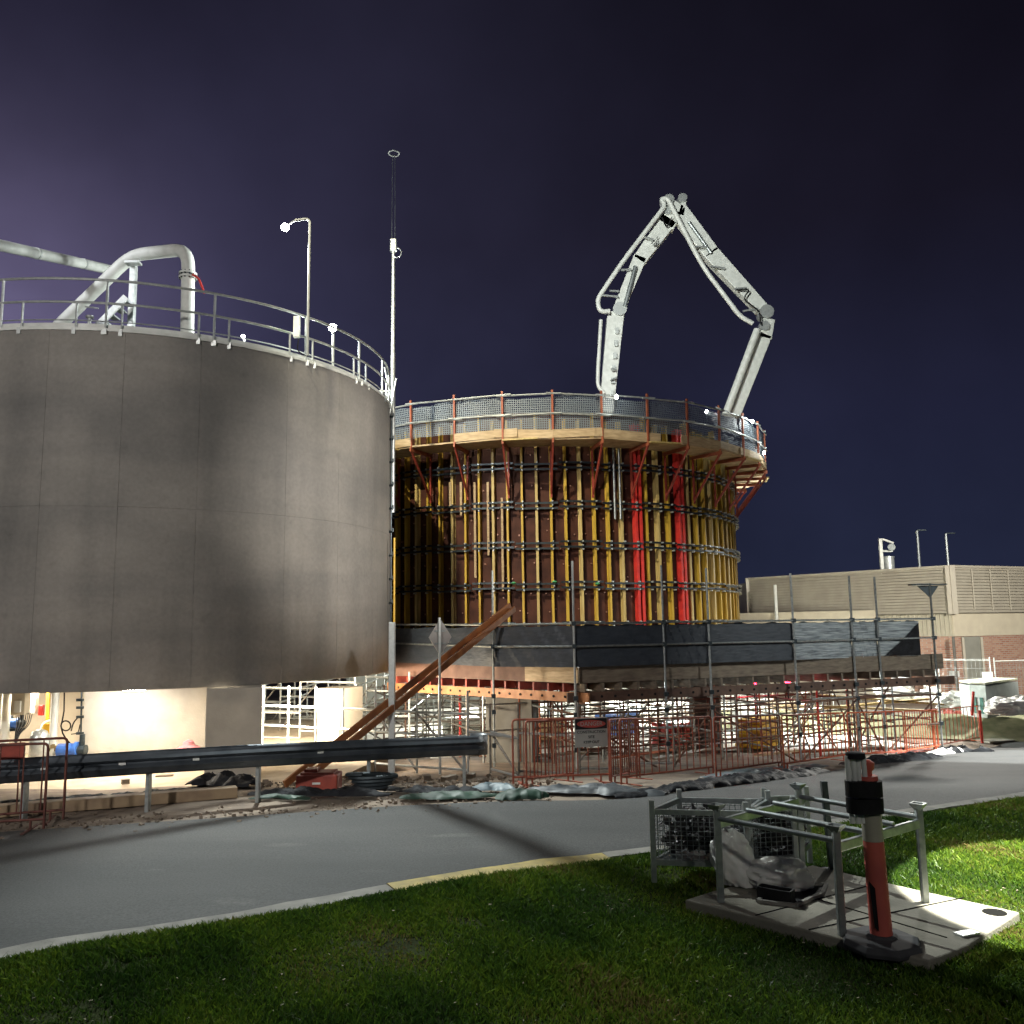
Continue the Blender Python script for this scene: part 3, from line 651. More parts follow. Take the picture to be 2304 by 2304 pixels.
for i in range(-nb, nb):
    a = fa+(i+.5)*step
    for k in range(13):
        z = 1.9+k*.44+.06*sin(i*7.7+k*2.9)
        if rng.random() < .75: b.tube(pol(C2, RW-.02, a+.3*step*sin(i*3+k), z), pol(C2, RW+.04, a+.3*step*sin(i*3+k), z), .022, 6)
struct(b.build('tie_nut', mat('tie_steel', (.45, .26, .2), (.3, .16, .12), 9, .4, .5), D2), 'stuff')
# loose battens fixed to some of the beams
for p, y0, y1 in ((1012, 1085, 1140), (1037, 1085, 1160), (1068, 1085, 1300), (1098, 1085, 1250), (1130, 1120, 1330)):
    a = ang_at(C2, RW+.24, p, 5); q = pol(C2, RW+.22, a, 5); MB().beam((q.x, q.y, up_z(q, y0)), (q.x, q.y, up_z(q, y1)), .06, .06).build('packing_batten', timber, D2)
# steel angles: vertical pipe props
for p in (1385, 1398): a = ang_at(C2, RW+.24, p, 5); q = pol(C2, RW+.24, a, 5); MB().tube((q.x, q.y, up_z(q, 1168)), (q.x, q.y, ZD), .035, 8).build('steel_prop', galv, D2)
# small green and red tie plates
for p, y, m_ in ((1155, 1315, greenplastic), (1247, 1312, greenplastic), (1343, 1316, greenplastic)):
    a = ang_at(C2, RW+.3, p, 4); q = pol(C2, RW+.3, a, 4); MB().lathe((q.x, q.y, up_z(q, y)), [(.03, 0), (.08, .03), (.03, .07)], 8).build('tie_plate', mat('green_paint', (.1, .45, .2)), D2)
q = at_d(1660, 1330, 31); MB().tube(q, q+Vector((-.35, 0, 0)), .03).lathe(q, [(.03, -.05), (.09, 0), (.03, .05)], 8).build('tie_plate', MT['green_paint'], D2)

# working platform
RP = 8.08; NBK = 37; bst = 2*pi/NBK
WP = thing('working_platform', 'timber working platform with toe boards circling the top of the formwork', 'platform', (C2[0], C2[1], ZD))
br_a = [fa+(i+.35)*bst for i in range(-11, 11)]
for i, (A0, A1) in enumerate(zip(br_a, br_a[1:])):
    j = .03*sin(i*2.7)
    MB().slabpoly([pol(C2, RW+.3, A0, ZD), pol(C2, RP, A0, ZD+j), pol(C2, RP, A1, ZD-j*.6), pol(C2, RW+.3, A1, ZD)], (0, 0, .045)).build('deck_board', timber, WP)
    if i % 5 != 3:
        p, q = pol(C2, RP+.02, A0+(.0 if i % 2 else -.03), ZD+.16+j), pol(C2, RP+.02, A1+(.05 if i % 3 == 0 else 0), ZD+.16-j*1.4)
        MB().beam(p, q, .035, .235).build('toe_board', timber, WP, bevel=.004)
    if i % 3 == 1:
        p, q = pol(C2, RP+.05, A0, ZD-.03), pol(C2, RP+.12, A0+(A1-A0)*.7, ZD-.02); MB().beam(p, q, .18, .04).build('loose_board', paleyel, WP)
for nm, z in (('top_guard_tube', 8.66), ('middle_guard_tube', 8.10)):
    for i in range(0, 20):
        A0, A1 = br_a[i]-.02, br_a[i+1]+.03; j = .03*sin(i*1.9+z)
        MB().tube(pol(C2, RP+.06, A0, z-j), pol(C2, RP+.06, A1, z+j), .026, 8).build(nm, galvw, WP, smooth=True)
BK = thing('platform_bracket', 'red bracket carrying the working platform round the formwork', 'bracket', (C2[0], C2[1], 0), 'red platform brackets round the formwork')
BK['_o'] = (0, 0, 0); BK.location = (0, 0, 0)
bm_ = brack
MB().beam((RP+.0, 0, ZD-.05), (RP+.03, 0, 8.78), .055, .055).build('post', bm_, BK)
MB().beam((RW+.22, 0, ZD-.07), (RP+.06, 0, ZD-.07), .05, .1).build('cantilever_beam', bm_, BK)
MB().beam((RW+.3, 0, 6.05), (RP, 0, ZD-.1), .045, .06).build('diagonal_strut', rederoxide, BK)
MB().beam((RW+.3, 0, 5.95), (RW+.3, 0, ZD-.1), .05, .05).build('back_post', rederoxide, BK)
first = True; brk = []
for i, A in enumerate(br_a):
    cpx = px_of(pol(C2, RP, A, ZD))[0]; facing = cos(A)*(C2[0]-0)+sin(A)*C2[1] < -2
    if first: BK.location = (C2[0], C2[1], 0); BK.rotation_euler = (0, 0, A); o = BK; first = False
    else: o = dup(BK, (C2[0], C2[1], 0), A)
    brk.append((cpx, o))
vis = sorted([q for q in brk if q[0] > 892 and cos(q[1].rotation_euler.z-fa) > .15], key=lambda q: q[0])
for (x_, o), w in zip(vis, 'first second third fourth fifth sixth seventh eighth ninth tenth eleventh twelfth thirteenth'.split()): o['label'] = w+' red bracket under the working platform counted from the grey tank'
for x_, o in brk:
    if (x_, o) not in vis: o['label'] = 'red bracket on the side of the formwork hidden from view'
# see-through debris net behind the guard tubes
def netstrip(name, label, pts, z0f, z1f, material, group, nv=6, amp=.02, name_part=None):
    b = MB(); n = len(pts); L = 0; b.uv = []
    for i, p in enumerate(pts):
        if i: L += hypot(p[0]-pts[i-1][0], p[1]-pts[i-1][1])
        z0, z1 = z0f(i/(n-1)), z1f(i/(n-1))
        for k in range(nv+1):
            t = k/nv; d = amp*sin(i*2.3+k*1.7)+amp*.6*sin(i*5.1-k); b.v.append((p[0]+d*p[2], p[1]+d*p[3], z0+(z1-z0)*t)); b.uv.append((L, z0+(z1-z0)*t))
    b.f = [(i*(nv+1)+k, (i+1)*(nv+1)+k, (i+1)*(nv+1)+k+1, i*(nv+1)+k+1) for i in range(n-1) for k in range(nv)]
    o = b.build(name, material, smooth=True); return tag(o, label, 'netting', group) if label else o
a0, a1 = br_a[0], br_a[-1]; n_ = 120
pts = [(pol(C2, RP-.05, a0+(a1-a0)*i/n_, 0).x, pol(C2, RP-.05, a0+(a1-a0)*i/n_, 0).y, cos(a0+(a1-a0)*i/n_), sin(a0+(a1-a0)*i/n_)) for i in range(n_+1)]
netstrip('debris_net', 'fine dark mesh net behind the guard tubes on the formwork platform', pts, lambda t: ZD+.27, lambda t: 8.62+.05*sin(t*60), netdark, None, 8, .03)
# site lamps clamped to the platform posts
def clamp_lamp(px_, py_, R_, label, power):
    a = ang_at(C2, R_, px_, 8.3); p = pol(C2, R_, a, 8); z = up_z(p, py_); r = thing('clamp_light', label, 'light', (p.x, p.y, z))
    o_ = Vector((cos(a), sin(a), 0)); aim = p+o_*3+Vector((0, -2, -2)); aim.z = z-1.0
    floodlight(r, (p.x, p.y, z), aim, .10); MB().tube((p.x, p.y, z-.3), (p.x, p.y, z-.05), .015).build('stem', darksteel, r)
    lamp('clamp_lamp', 'POINT', (p.x+.35*cos(a), p.y+.35*sin(a)-.1, z), None, power, COOL, .05)
clamp_lamp(1590, 927, 7.6, 'bright work light glowing behind the net on the platform', 22)
clamp_lamp(1693, 948, RP+.05, 'glaring work light at the right end of the platform guard rail', 60)
clamp_lamp(1716, 1019, RP+.05, 'low bright work light under the right end of the platform', 22)
clamp_lamp(1388, 893, RP+.08, 'small bright work light on a platform post near the boom', 8)

# ------------------------------------------------------------------ concrete pump boom
PB = thing('concrete_pump_boom', 'white folding concrete pump boom arched high above the formwork', 'pump boom', at_d(1660, 960, 35.5))
YB = 35.5
def boxseg(name, p, q, w0, w1, th=.45, Y=YB, m_=whitepaint, par=PB):
    P, Q = at_d(*p, Y), at_d(*q, Y); d = (Q-P).normalized(); s = Vector((0, 1, 0)); n = d.cross(s).normalized(); b = MB()
    vs = [P+n*w0/2-s*th/2, P-n*w0/2-s*th/2, P-n*w0/2+s*th/2, P+n*w0/2+s*th/2, Q+n*w1/2-s*th/2, Q-n*w1/2-s*th/2, Q-n*w1/2+s*th/2, Q+n*w1/2+s*th/2]
    b.add(vs, [(0, 1, 2, 3), (7, 6, 5, 4), (0, 4, 5, 1), (1, 5, 6, 2), (2, 6, 7, 3), (3, 7, 4, 0)]); return b.build(name, m_, par, bevel=.03)
boxseg('lower_arm', (1363, 930), (1385, 705), .60, .72); boxseg('arm_segment', (1394, 692), (1440, 580), .50, .58); boxseg('arm_segment', (1436, 590), (1505, 495), .58, .76)
boxseg('arm_head', (1495, 510), (1527, 462), .85, .5)
boxseg('upper_arm', (1527, 478), (1600, 575), .78, .72); boxseg('upper_arm', (1596, 570), (1722, 706), .72, .52)
boxseg('tip_arm', (1728, 720), (1719, 765), .5, .55); boxseg('tip_arm', (1721, 755), (1652, 938), .54, .40)
MB().tube(at_d(1704, 742, YB-.4), at_d(1632, 935, YB-.4), .16, 10).build('pipe', whitepaint, PB, smooth=True)
for x, y, r in ((1393, 700, .30), (1503, 455, .22), (1533, 452, .20), (1721, 706, .30), (1716, 738, .22), (1500, 480, .2)):
    c = at_d(x, y, YB); MB().tube(c-Vector((0, .32, 0)), c+Vector((0, .32, 0)), r, 16).build('pivot', galvw, PB, smooth=True)
boxseg('lug', (1500, 488), (1492, 448), .35, .25); boxseg('lug', (1530, 490), (1540, 446), .30, .2); boxseg('link', (1488, 452), (1512, 455), .2, .2, .3)
yp = YB-.45
MB().path(bend([at_d(1372, 700, yp), at_d(1350, 702, yp), at_d(1343, 675, yp), at_d(1400, 590, yp), at_d(1497, 462, yp), at_d(1486, 448, yp), at_d(1502, 446, yp), at_d(1560, 560, yp), at_d(1585, 605, yp), at_d(1665, 712, yp), at_d(1694, 728, yp)], .5), .10, 10).build('pipe', whitepaint, PB, smooth=True)
MB().path(bend([at_d(1352, 720, yp), at_d(1345, 840, yp), at_d(1345, 870, yp), at_d(1360, 885, yp)], .4), .08, 10).build('pipe', whitepaint, PB, smooth=True)
for a, c in (((1398, 608), (1420, 606)), ((1372, 655), (1392, 655)), ((1565, 555), (1592, 557)), ((1600, 600), (1630, 604)), ((1655, 650), (1680, 648)), ((1672, 700), (1706, 695)), ((1355, 665), (1392, 668)), ((1446, 532), (1470, 540)), ((1376, 830), (1386, 832)), ((1374, 855), (1388, 850)), ((1470, 551), (1487, 548))):
    MB().beam(at_d(*a, yp), at_d(*c, yp+.1), .09, .07).build('pipe_clamp', galvw, PB)
MB().tube(at_d(1430, 600, YB-.3), at_d(1406, 690, YB-.3), .10, 10).build('hydraulic_ram', galv, PB, smooth=True); MB().tube(at_d(1550, 500, YB-.3), at_d(1600, 570, YB-.3), .08, 10).build('hydraulic_ram', galv, PB, smooth=True)
MB().path(bend([at_d(1490, 490, yp), at_d(1500, 515, yp), at_d(1512, 488, yp)], .3), .03, 6).build('hydraulic_hose', black, PB); MB().path(bend([at_d(1655, 652, yp), at_d(1690, 650, yp), at_d(1670, 672, yp), at_d(1710, 700, yp), at_d(1712, 730, yp)], .5), .03, 6).build('hydraulic_hose', black, PB); MB().path([at_d(1466, 548, yp), at_d(1480, 532, yp), at_d(1476, 555, yp)], .02, 6).build('hydraulic_hose', black, PB)
for i in range(6): MB().box(at_d(1388-i*2.3, 745+i*28, YB-.25), (.14, .2, .25)).build('bracket', galvw, PB)

# ------------------------------------------------------------------ soffit deck and its scaffold
DZ = 1.18
dA, dB, dC = Vector((-3.0, 22.3, 0)), Vector((1.35, 18.3, 0)), Vector((10.75, 21.9, 0))
DK = thing('formwork_deck', 'timber formwork deck below the round formwork, edged with plywood', 'deck', (dB.x, dB.y, DZ))
poly = [dA, dB, dC, Vector((9.6, 31, 0)), Vector((6.5, 38, 0)), Vector((-5, 38, 0)), Vector((-4.6, 27, 0))]
MB().prism([(p.x, p.y) for p in poly], DZ-.03, DZ+.02).build('deck_panel', greytimber, DK)
def edge(P, Q, n): return [P.lerp(Q, i/n) for i in range(n+1)]
for (P, Q) in ((dA, dB), (dB, dC)):
    n = 4 if P is dA else 8; E = edge(P, Q, n)
    nrm = Vector(((Q-P).y, -(Q-P).x, 0)).normalized()
    if nrm.y > 0: nrm = -nrm
    for i in range(n):
        p, q = E[i], E[i+1]
        if P is dA and i == 3: m_ = timber
        elif P is dA: m_ = mat('reddish_board', (.17, .09, .06), (.1, .05, .035), 4, .7)
        else: m_ = greytimber
        MB().beam(p+nrm*.03+Vector((0, 0, DZ+.16)), q+nrm*.03+Vector((0, 0, DZ+.16+.01*sin(i*3))), .03, .36).build('edge_board', m_, DK)
    bm1 = bearer if P is dA else mat('dark_bearer', (.13, .075, .05), (.07, .04, .03), 6, .6)
    d = (Q-P).normalized(); b = MB().beam(P-d*.3+nrm*.05+Vector((0, 0, DZ-.31)), Q+d*.3+nrm*.05+Vector((0, 0, DZ-.31)), .06, .2)
    b.build('bearer', bm1, DK)
    L = (Q-P).length
    for k in range(int(L/.32)): c = P+d*(.16+k*.32)+nrm*.085+Vector((0, 0, DZ-.31)); MB().tube(c, c+nrm*.012, .028, 8).build('bolt_hole', black, DK)
    b = MB(); t = .1
    while t < L:
        c = P+d*t; inn = -nrm; b.box(c+inn*.45+Vector((0, 0, DZ-.12)), (.05, 1.1, .17), Matrix((d, nrm, Vector((0, 0, 1)))).transposed()); t += .42
    b.build('joists', rederoxide if P is dA else greytimber, DK)
darkconc = mat('dark_concrete', (.13, .13, .12), (.08, .08, .075), 2, .8)
for pl_, pr_, dep, mm_ in ((at_d(1093, 1600, 20.9), at_d(1197, 1600, 20.7), 1.0, mat('shaded_column_concrete', (.20, .19, .165), (.13, .125, .11), 2, .8)), (at_d(708, 1600, 20.6), at_d(762, 1600, 20.3), .95, conc), (at_d(1563, 1600, 24), at_d(1622, 1600, 24), .8, darkconc), (at_d(1330, 1600, 33), at_d(1372, 1600, 33), .8, conc)):  # first column has darker concrete, its shade put into the colour
    column(DK, pl_, pr_, dep, -1.3, DZ-.2, mm_)
    list(DK.children)[-1]

# standards under and beside the deck
SC = thing('support_scaffold', 'dense birdcage scaffold of steel tubes under the formwork deck', 'scaffold', (3, 22, -1))
Pn = np.array([(p.x, p.y) for p in poly]); PV = [Vector((x, y, 0)) for x, y in Pn]
nst = 0; std = []
ux = (dC-dB).normalized(); uy = Vector((-ux.y, ux.x, 0)); O = dB+uy*.15
for i in range(-5, 9):
    for j in range(0, 9):
        p = O+ux*(i*1.22)+uy*(j*1.25)
        if inside(np.array([p.x]), np.array([p.y]), PV)[0]: std.append((i, j, p))
S_ = {(i, j): p for i, j, p in std}
rust2 = mat('orange_prop_paint', (.42, .12, .05), (.2, .07, .04), 8, .65)
def tubeobj(name, a, b_, r, m_, par): return MB().tube(a, b_, r, 6).build(name, m_, par, smooth=True)
tm = [rusttube, oldtube, rusttube, galv]
for k, (i, j, p) in enumerate(std):
    g = G(p.x, p.y)
    tubeobj('standard', (p.x, p.y, g), (p.x, p.y, DZ-.4), .024, tm[(i+2*j) % 4], SC)
r5 = random.Random(5)
for k in range(34):
    x = r5.uniform(-1.5, 9.5); y = r5.uniform(20.5, 24.5); p = Vector((x, y, 0))
    if not inside(np.array([x]), np.array([y]), PV)[0]: continue
    if k % 5 == 4: tubeobj('brace', (x, y, G(x, y)+.05), (x+r5.uniform(-1.4, 1.4), y+.2, DZ-.5), .022, rust2 if k % 2 else rusttube, SC)
    else: MB().tube((x, y, G(x, y)), (x, y, -.1), .030, 7).tube((x, y, -.1), (x, y, DZ-.42), .024, 7).box((x, y, DZ-.41), (.14, .14, .02)).build('prop', (rust2, rusttube, redpaint, oldtube)[k % 4], SC, smooth=True)
nl = 0; extra = MB()
for (i, j), p in S_.items():
    for di, dj in ((1, 0), (0, 1)):
        q = S_.get((i+di, j+dj))
        if q is None: continue
        for z in (-.75, -.1, .5):
            a_, c_ = Vector((p.x, p.y, z+.06*di)), Vector((q.x, q.y, z+.06*di))
            if z < G(p.x, p.y)+.1: continue
            if j <= 2 and nl < 96: tubeobj('ledger', a_, c_, .022, tm[(i+j+int(z*4)) % 4], SC); nl += 1
            else: extra.tube(a_, c_, .022, 5)
        if (i*3+j*5) % 4 == 0 and di: extra.tube((p.x, p.y, G(p.x, p.y)+.1), (q.x, q.y, .55), .02, 5)
struct(extra.build('ledger', oldtube, SC), 'stuff')
# front brace tubes and outer standards that rise past the guard rails
outer = [(1102, 1284, 1780, 18.9), (1285, 1262, 1770, 18.05), (1488, 1272, 1745, 18.8), (1590, 1278, 1740, 19.2), (1782, 1290, 1712, 20.0), (1915, 1296, 1720, 20.9), (1973, 1298, 1700, 21.2), (2098, 1312, 1680, 21.7)]
OS = []
for px_, yt, yb, Y in outer:
    p = at_d(px_+8, 1500, Y-.1); q = Vector((p.x, p.y, G(p.x, p.y))); z = up_z(p, yt)
    tubeobj('standard', q, (p.x-.0, p.y, z), .026, galv if px_ != 1285 else galvw, SC); OS.append(p)
for z in (.55, -.15):
    for p, q in zip(OS[1:], OS[2:]): tubeobj('ledger', (p.x, p.y-.04, z), (q.x, q.y-.04, z), .024, rusttube, SC)
for p, q, f_ in zip(OS[1:], OS[2:], range(9)):
    a_, c_ = (p, q) if f_ % 2 else (q, p)
    tubeobj('brace', (a_.x, a_.y+.05, -.8), (c_.x, c_.y+.05, .5), .022, rusttube, SC)
for z, nm in ((2.40, 'guard_tube'), (1.93, 'guard_tube')):
    for p, q in zip(OS, OS[1:]):
        tubeobj(nm, (p.x, p.y-.05, z), (q.x, q.y-.05, z), .024, galv, SC)
    lft = Vector((at_d(880, 1400, 22.2).x, 22.1, 0)); tubeobj(nm, (lft.x, lft.y, z+.05), (OS[0].x, OS[0].y+.02, z), .024, galv, SC)
# couplers
for p in OS:
    for z in (2.40, 1.93, DZ-.3, .55, -.15): MB().box((p.x, p.y-.03, z), (.09, .1, .09)).build('coupler', darksteel, SC)
# prop head plate on the right-hand standard
hp = OS[-1]; zt = up_z(hp, 1318); MB().box((hp.x-.22, hp.y, zt+.03), (.34, .2, .05)).build('head_plate', whitepaint, SC); MB().beam((hp.x-.5, hp.y, zt+.03), (hp.x+.4, hp.y, zt+.03), .2, .03).slabpoly([(hp.x-.3, hp.y, zt), (hp.x, hp.y, zt-.3), (hp.x+.22, hp.y, zt)], (0, .04, 0)).build('head_bracket', darksteel, SC)

# shade cloth round the deck, one length per bay
words9 = ['long dark shade cloth on the left side of the deck behind the diamond sign', 'dark shade cloth bay above the pale timber board', 'widest dark shade cloth bay right of the pale timber board', 'narrow dark shade cloth bay below the second red column', 'dark shade cloth bay in front of the right edge of the formwork', 'brightly lit rippled shade cloth bay just right of the formwork', 'short brightly lit shade cloth bay in front of the louvred building', 'shade cloth bay with a black flap at the right end']
OSL = [Vector((lft.x, lft.y, 0))]+OS
for k, (p, q) in enumerate(zip(OSL, OSL[1:])):
    n = 24; nrm = Vector(((q-p).y, -(q-p).x, 0)).normalized(); pts = [(p.lerp(q, i/n).x, p.lerp(q, i/n).y+.06, nrm.x, nrm.y) for i in range(n+1)]
    if k == 7: pts = pts[:19]
    netstrip('shade_cloth', words9[k], pts, lambda t: DZ+.32, lambda t, k=k: 2.39-.035*abs(sin(t*7+k))-.02*abs(sin(t*17)), shade if k < 5 else shade2, 'shade cloth lengths round the formwork deck', 10, .018)
# black flap
e0, e1 = OS[-2].lerp(OS[-1], .1), OS[-2].lerp(OS[-1], .82)
simple('cloth_flap', 'black cloth flap hanging over the right end of the deck edge', 'cloth', MB().slabpoly([(e0.x, e0.y-.03, DZ+.35), (e0.lerp(e1, .55).x, e0.lerp(e1, .55).y-.03, DZ+.78), (e1.x-.12, e1.y-.03, 2.3), (e1.x-.12, e1.y-.03, DZ+.33)], (0, .01, 0)), blackplastic)
# lean yellow conduit at the tank edge, steel column and its posts
cx = at_g(881, 1752); simple('steel_column', 'square galvanised steel column standing behind the guardrail end', 'column', MB().box((cx.x, cx.y, (up_z(cx, 1400)+G(cx.x, cx.y))/2), (.115, .115, up_z(cx, 1400)-G(cx.x, cx.y))), galvw, bevel=.01)
q = at_d(887, 1320, 20.5); simple('yellow_pole', 'thin pole with a yellow top beside the tank edge', 'pole', MB().tube((q.x, q.y, 1.2), (q.x, q.y, up_z(q, 1210)), .025, 8), yel2, smooth=True)
# second scaffold between the two tanks
SB = thing('access_scaffold', 'pale tube scaffold seen between the tank columns', 'scaffold', (-5, 22, -.9))
gp_ = [(-8.0+i*1.35, 21.6+j*1.6) for j in range(5) for i in range(5)]
for k, (x, y) in enumerate(gp_): tubeobj('standard', (x, y, G(x, y)), (x, y, 2.0 if y > 22 else 1.28), .026, galvw, SB)
nn_ = 0
for k, (x, y) in enumerate(gp_):
    for z in (-.35, .25, .85):
        if (k % 5) < 4: tubeobj('ledger', (x, y, z+.12*(k % 3)), (x+1.35, y, z+.12*(k % 3)-.05), .024, galvw, SB)
        if k+5 < len(gp_) and z > 0: tubeobj('transom', (x, y, z+.08), (x, y+1.6, z+.08), .024, galvw, SB)
    if k % 2 == 0 and (k % 5) < 4: tubeobj('brace', (x, y, -.8), (x+1.35, y, .9), .022, oldtube, SB)
# lit tubes in front: along the columns
fr = [at_d(592, 1560, 19.2), at_d(650, 1560, 18.9), at_d(712, 1560, 18.5), at_d(773, 1560, 18.2), at_d(845, 1560, 17.7), at_d(938, 1560, 17.2), at_d(1052, 1560, 16.7)]
for i, p in enumerate(fr): tubeobj('standard', (p.x, p.y, G(p.x, p.y)-.0), (p.x, p.y, 1.15), .024, galvw, SB)
for z in (.72, .3, -.32):
    for p, q in zip(fr, fr[1:]): tubeobj('ledger', (p.x, p.y, z), (q.x, q.y, z), .024, galvw, SB)
for p, q in ((fr[4], fr[5]), (fr[5], fr[6])): tubeobj('brace', (p.x, p.y, .7), (q.x, q.y, -.4), .022, oldtube, SB)
fr2 = [at_d(1102, 1560, 17.0), at_d(1165, 1560, 16.7), at_d(1300, 1560, 16.9), at_d(1412, 1560, 17.4), at_d(1512, 1560, 18)]
for p in fr2: tubeobj('standard', (p.x, p.y, G(p.x, p.y)), (p.x, p.y, DZ-.3), .024, oldtube, SC)
for z in (.35, -.35):
    for p, q in zip(fr2, fr2[1:]): tubeobj('ledger', (p.x, p.y, z), (q.x, q.y, z-.1), .022, galvw, SC)
tubeobj('ledger', (fr[6].x, fr[6].y, .4), (fr2[1].x, fr2[1].y, .25), .024, galvw, SB)
tubeobj('brace', (fr2[0].x, fr2[0].y, .35), (fr2[1].x, fr2[1].y, -.45), .022, oldtube, SC)

# lit yard behind the scaffold
lamp('back_yard_light', 'SPOT', (5.0, 40.5, 3.2), (4.5, 29, -1.0), 30000, (.95, 1, .93), .4, 140, .5)
lamp('back_yard_light', 'POINT', (-1.5, 30.0, .55), None, 1300, (.95, 1, .93), .2)
lamp('back_yard_light', 'POINT', (5.5, 30.0, .55), None, 1700, (.97, 1, .95), .2)
lamp('back_yard_light', 'POINT', (9.0, 27.0, .55), None, 1100, (.97, 1, .95), .2)
gridsheet('concrete_yard', mat('yard_concrete', (.55, .53, .47), (.34, .32, .28), 1.5, .8, bump=.2), [-7+i for i in range(19)], [24.0+i for i in range(18)], lambda x, y: G(x, y)+.02)
HW = thing('site_wall', 'pale concrete wall far behind the scaffold under the deck', 'wall', (2, 41.5, -1.1))
MB().box((2, 41.6, .3), (20, .2, 2.9)).build('panel', mat('site_wall_paint', (.62, .64, .58), (.4, .42, .38), 1.3, .7), HW)
# materials stored under the deck
sm = [(galvw, 'bright galvanised'), (yel2, 'yellow'), (redpaint, 'red'), (blue, 'blue'), (timber, 'pale timber'), (greytimber, 'dark timber'), (whitepaint, 'white')]
spots = [(-1.6, 27.5, 6, 'stack of white boards under the left of the deck'), (.8, 26.5, 4, 'stack of pale timber under the deck behind the danger sign'), (3.2, 27.8, 3, 'blue stack under the middle of the deck'), (4.6, 25.2, 2, 'low red stack under the middle of the deck'), (6.8, 24.6, 1, 'bright yellow stack behind the orange barriers'), (7.6, 28, 0, 'bright galvanised tube stack under the right of the deck'), (1.9, 31.5, 6, 'white board stack far under the deck'), (9.6, 31, 4, 'pale timber stack beyond the right end of the deck')]
for x, y, mi, lb in spots:
    g = G(x, y); r = thing('material_stack', lb, 'stack', (x, y, g)); a = rng.random()*.8
    for k in range(5 if mi != 1 else 6): MB().box((x+.05*rng.random(), y, g+.12+k*.13), (1.3, .7, .1), Matrix.Rotation(a+.06*k*rng.random(), 3, 'Z')).build('board', sm[mi][0], r)
    for s in (-.4, .4): MB().box((x+s*cos(a), y+s*sin(a), g+.035), (.09, .7, .07), Matrix.Rotation(a, 3, 'Z')).build('dunnage', greytimber, r)
r6 = random.Random(11)
for k, lb in enumerate(('long galvanised tube lying left under the deck', 'long rusty tube lying left under the deck', 'dark plank lying behind the danger sign barrier', 'rusty tube lying behind the danger sign barrier', 'orange tube lying in the middle under the deck', 'dark plank lying in the middle under the deck', 'rusty tube lying before the dark column', 'pale plank lying right of the dark column', 'orange tube lying right of the dark column', 'dark plank lying behind the right hand barriers')):
    x, y = -1.2+k*1.05, 20.8+r6.random()*2.6; a = r6.uniform(-.5, .5); g = G(x, y)+.06; L_ = r6.uniform(1.0, 1.9); A_, B_ = (x-L_*cos(a)/2, y-L_*sin(a)/2, g), (x+L_*cos(a)/2, y+L_*sin(a)/2, g+.1)
    if 'plank' in lb: simple('loose_plank', lb, 'plank', MB().beam(A_, B_, .22, .05), timber if 'pale' in lb else greytimber)
    else: simple('loose_tube', lb, 'tube', MB().tube(A_, B_, .03, 8), galvw if 'galv' in lb else rust2 if 'orange' in lb else rusttube, smooth=True)
rl = emit('red_lamp', (1, .02, .05), 25)
for px_, py_, lb in ((1697, 1541, 'left of the two glowing red lamps under the deck edge'), (1772, 1534, 'right of the two glowing red lamps under the deck edge')):
    c = at_d(px_, py_, 21.4); r = thing('red_warning_lamp', lb, 'lamp', c); MB().lathe(c-Vector((0, 0, .05)), [(.05, 0), (.06, .04), (.05, .09), (.02, .12)], 12).build('lens', rl, r, smooth=True)
    MB().tube(c-Vector((0, 0, .05)), (c.x, c.y, .5), .015).build('stem', darksteel, r); lamp('red_lamp_light', 'POINT', (c.x, c.y-.12, c.z), None, 6, (1, .03, .05), .05)

# diamond road sign seen from behind
sg = at_g(990, 1742); SGN = thing('road_sign', 'back of a diamond road sign on a thin post', 'road sign', sg)
zs0, zs1 = up_z(sg, 1476), up_z(sg, 1392); zc = (zs0+zs1)/2; hh = (zs1-zs0)/2
MB().tube(sg, (sg.x, sg.y, zs1+.02), .026, 8).build('post', galvw, SGN, smooth=True)
dx = Vector((.80, .6, 0)); c = Vector((sg.x+.01, sg.y+.05, zc)); MB().slabpoly([c+Vector((0, 0, hh)), c+dx*hh*.74, c-Vector((0, 0, hh)), c-dx*hh*.74], (-.002, .006, 0)).build('plate', mat('sign_back', (.40, .38, .36), (.3, .28, .27), 3, .5, .3), SGN)
MB().beam(c-dx*.12+Vector((0, -.02, .12)), c+dx*.12+Vector((0, -.02, .12)), .03, .03).beam(c-dx*.12+Vector((0, -.02, -.12)), c+dx*.12+Vector((0, -.02, -.12)), .03, .03).build('bracket', galv, SGN)
# two long beams leaning against the deck
for k, (pa, pb_, lb) in enumerate((((640, 1772), (1148, 1362), 'upper of two long orange timber beams leaning on the deck'), ((668, 1776), (1158, 1370), 'lower of two long orange timber beams leaning on the deck'))):
    a = at_g(*pa); a = a+Vector((0, 0, .05)); e = at_d(*pb_, 19.0); simple('leaning_beam', lb, 'beam', MB()  .beam(a, e, .05, .12), lvl, 'orange timber beams leaning on the deck', bevel=.005)

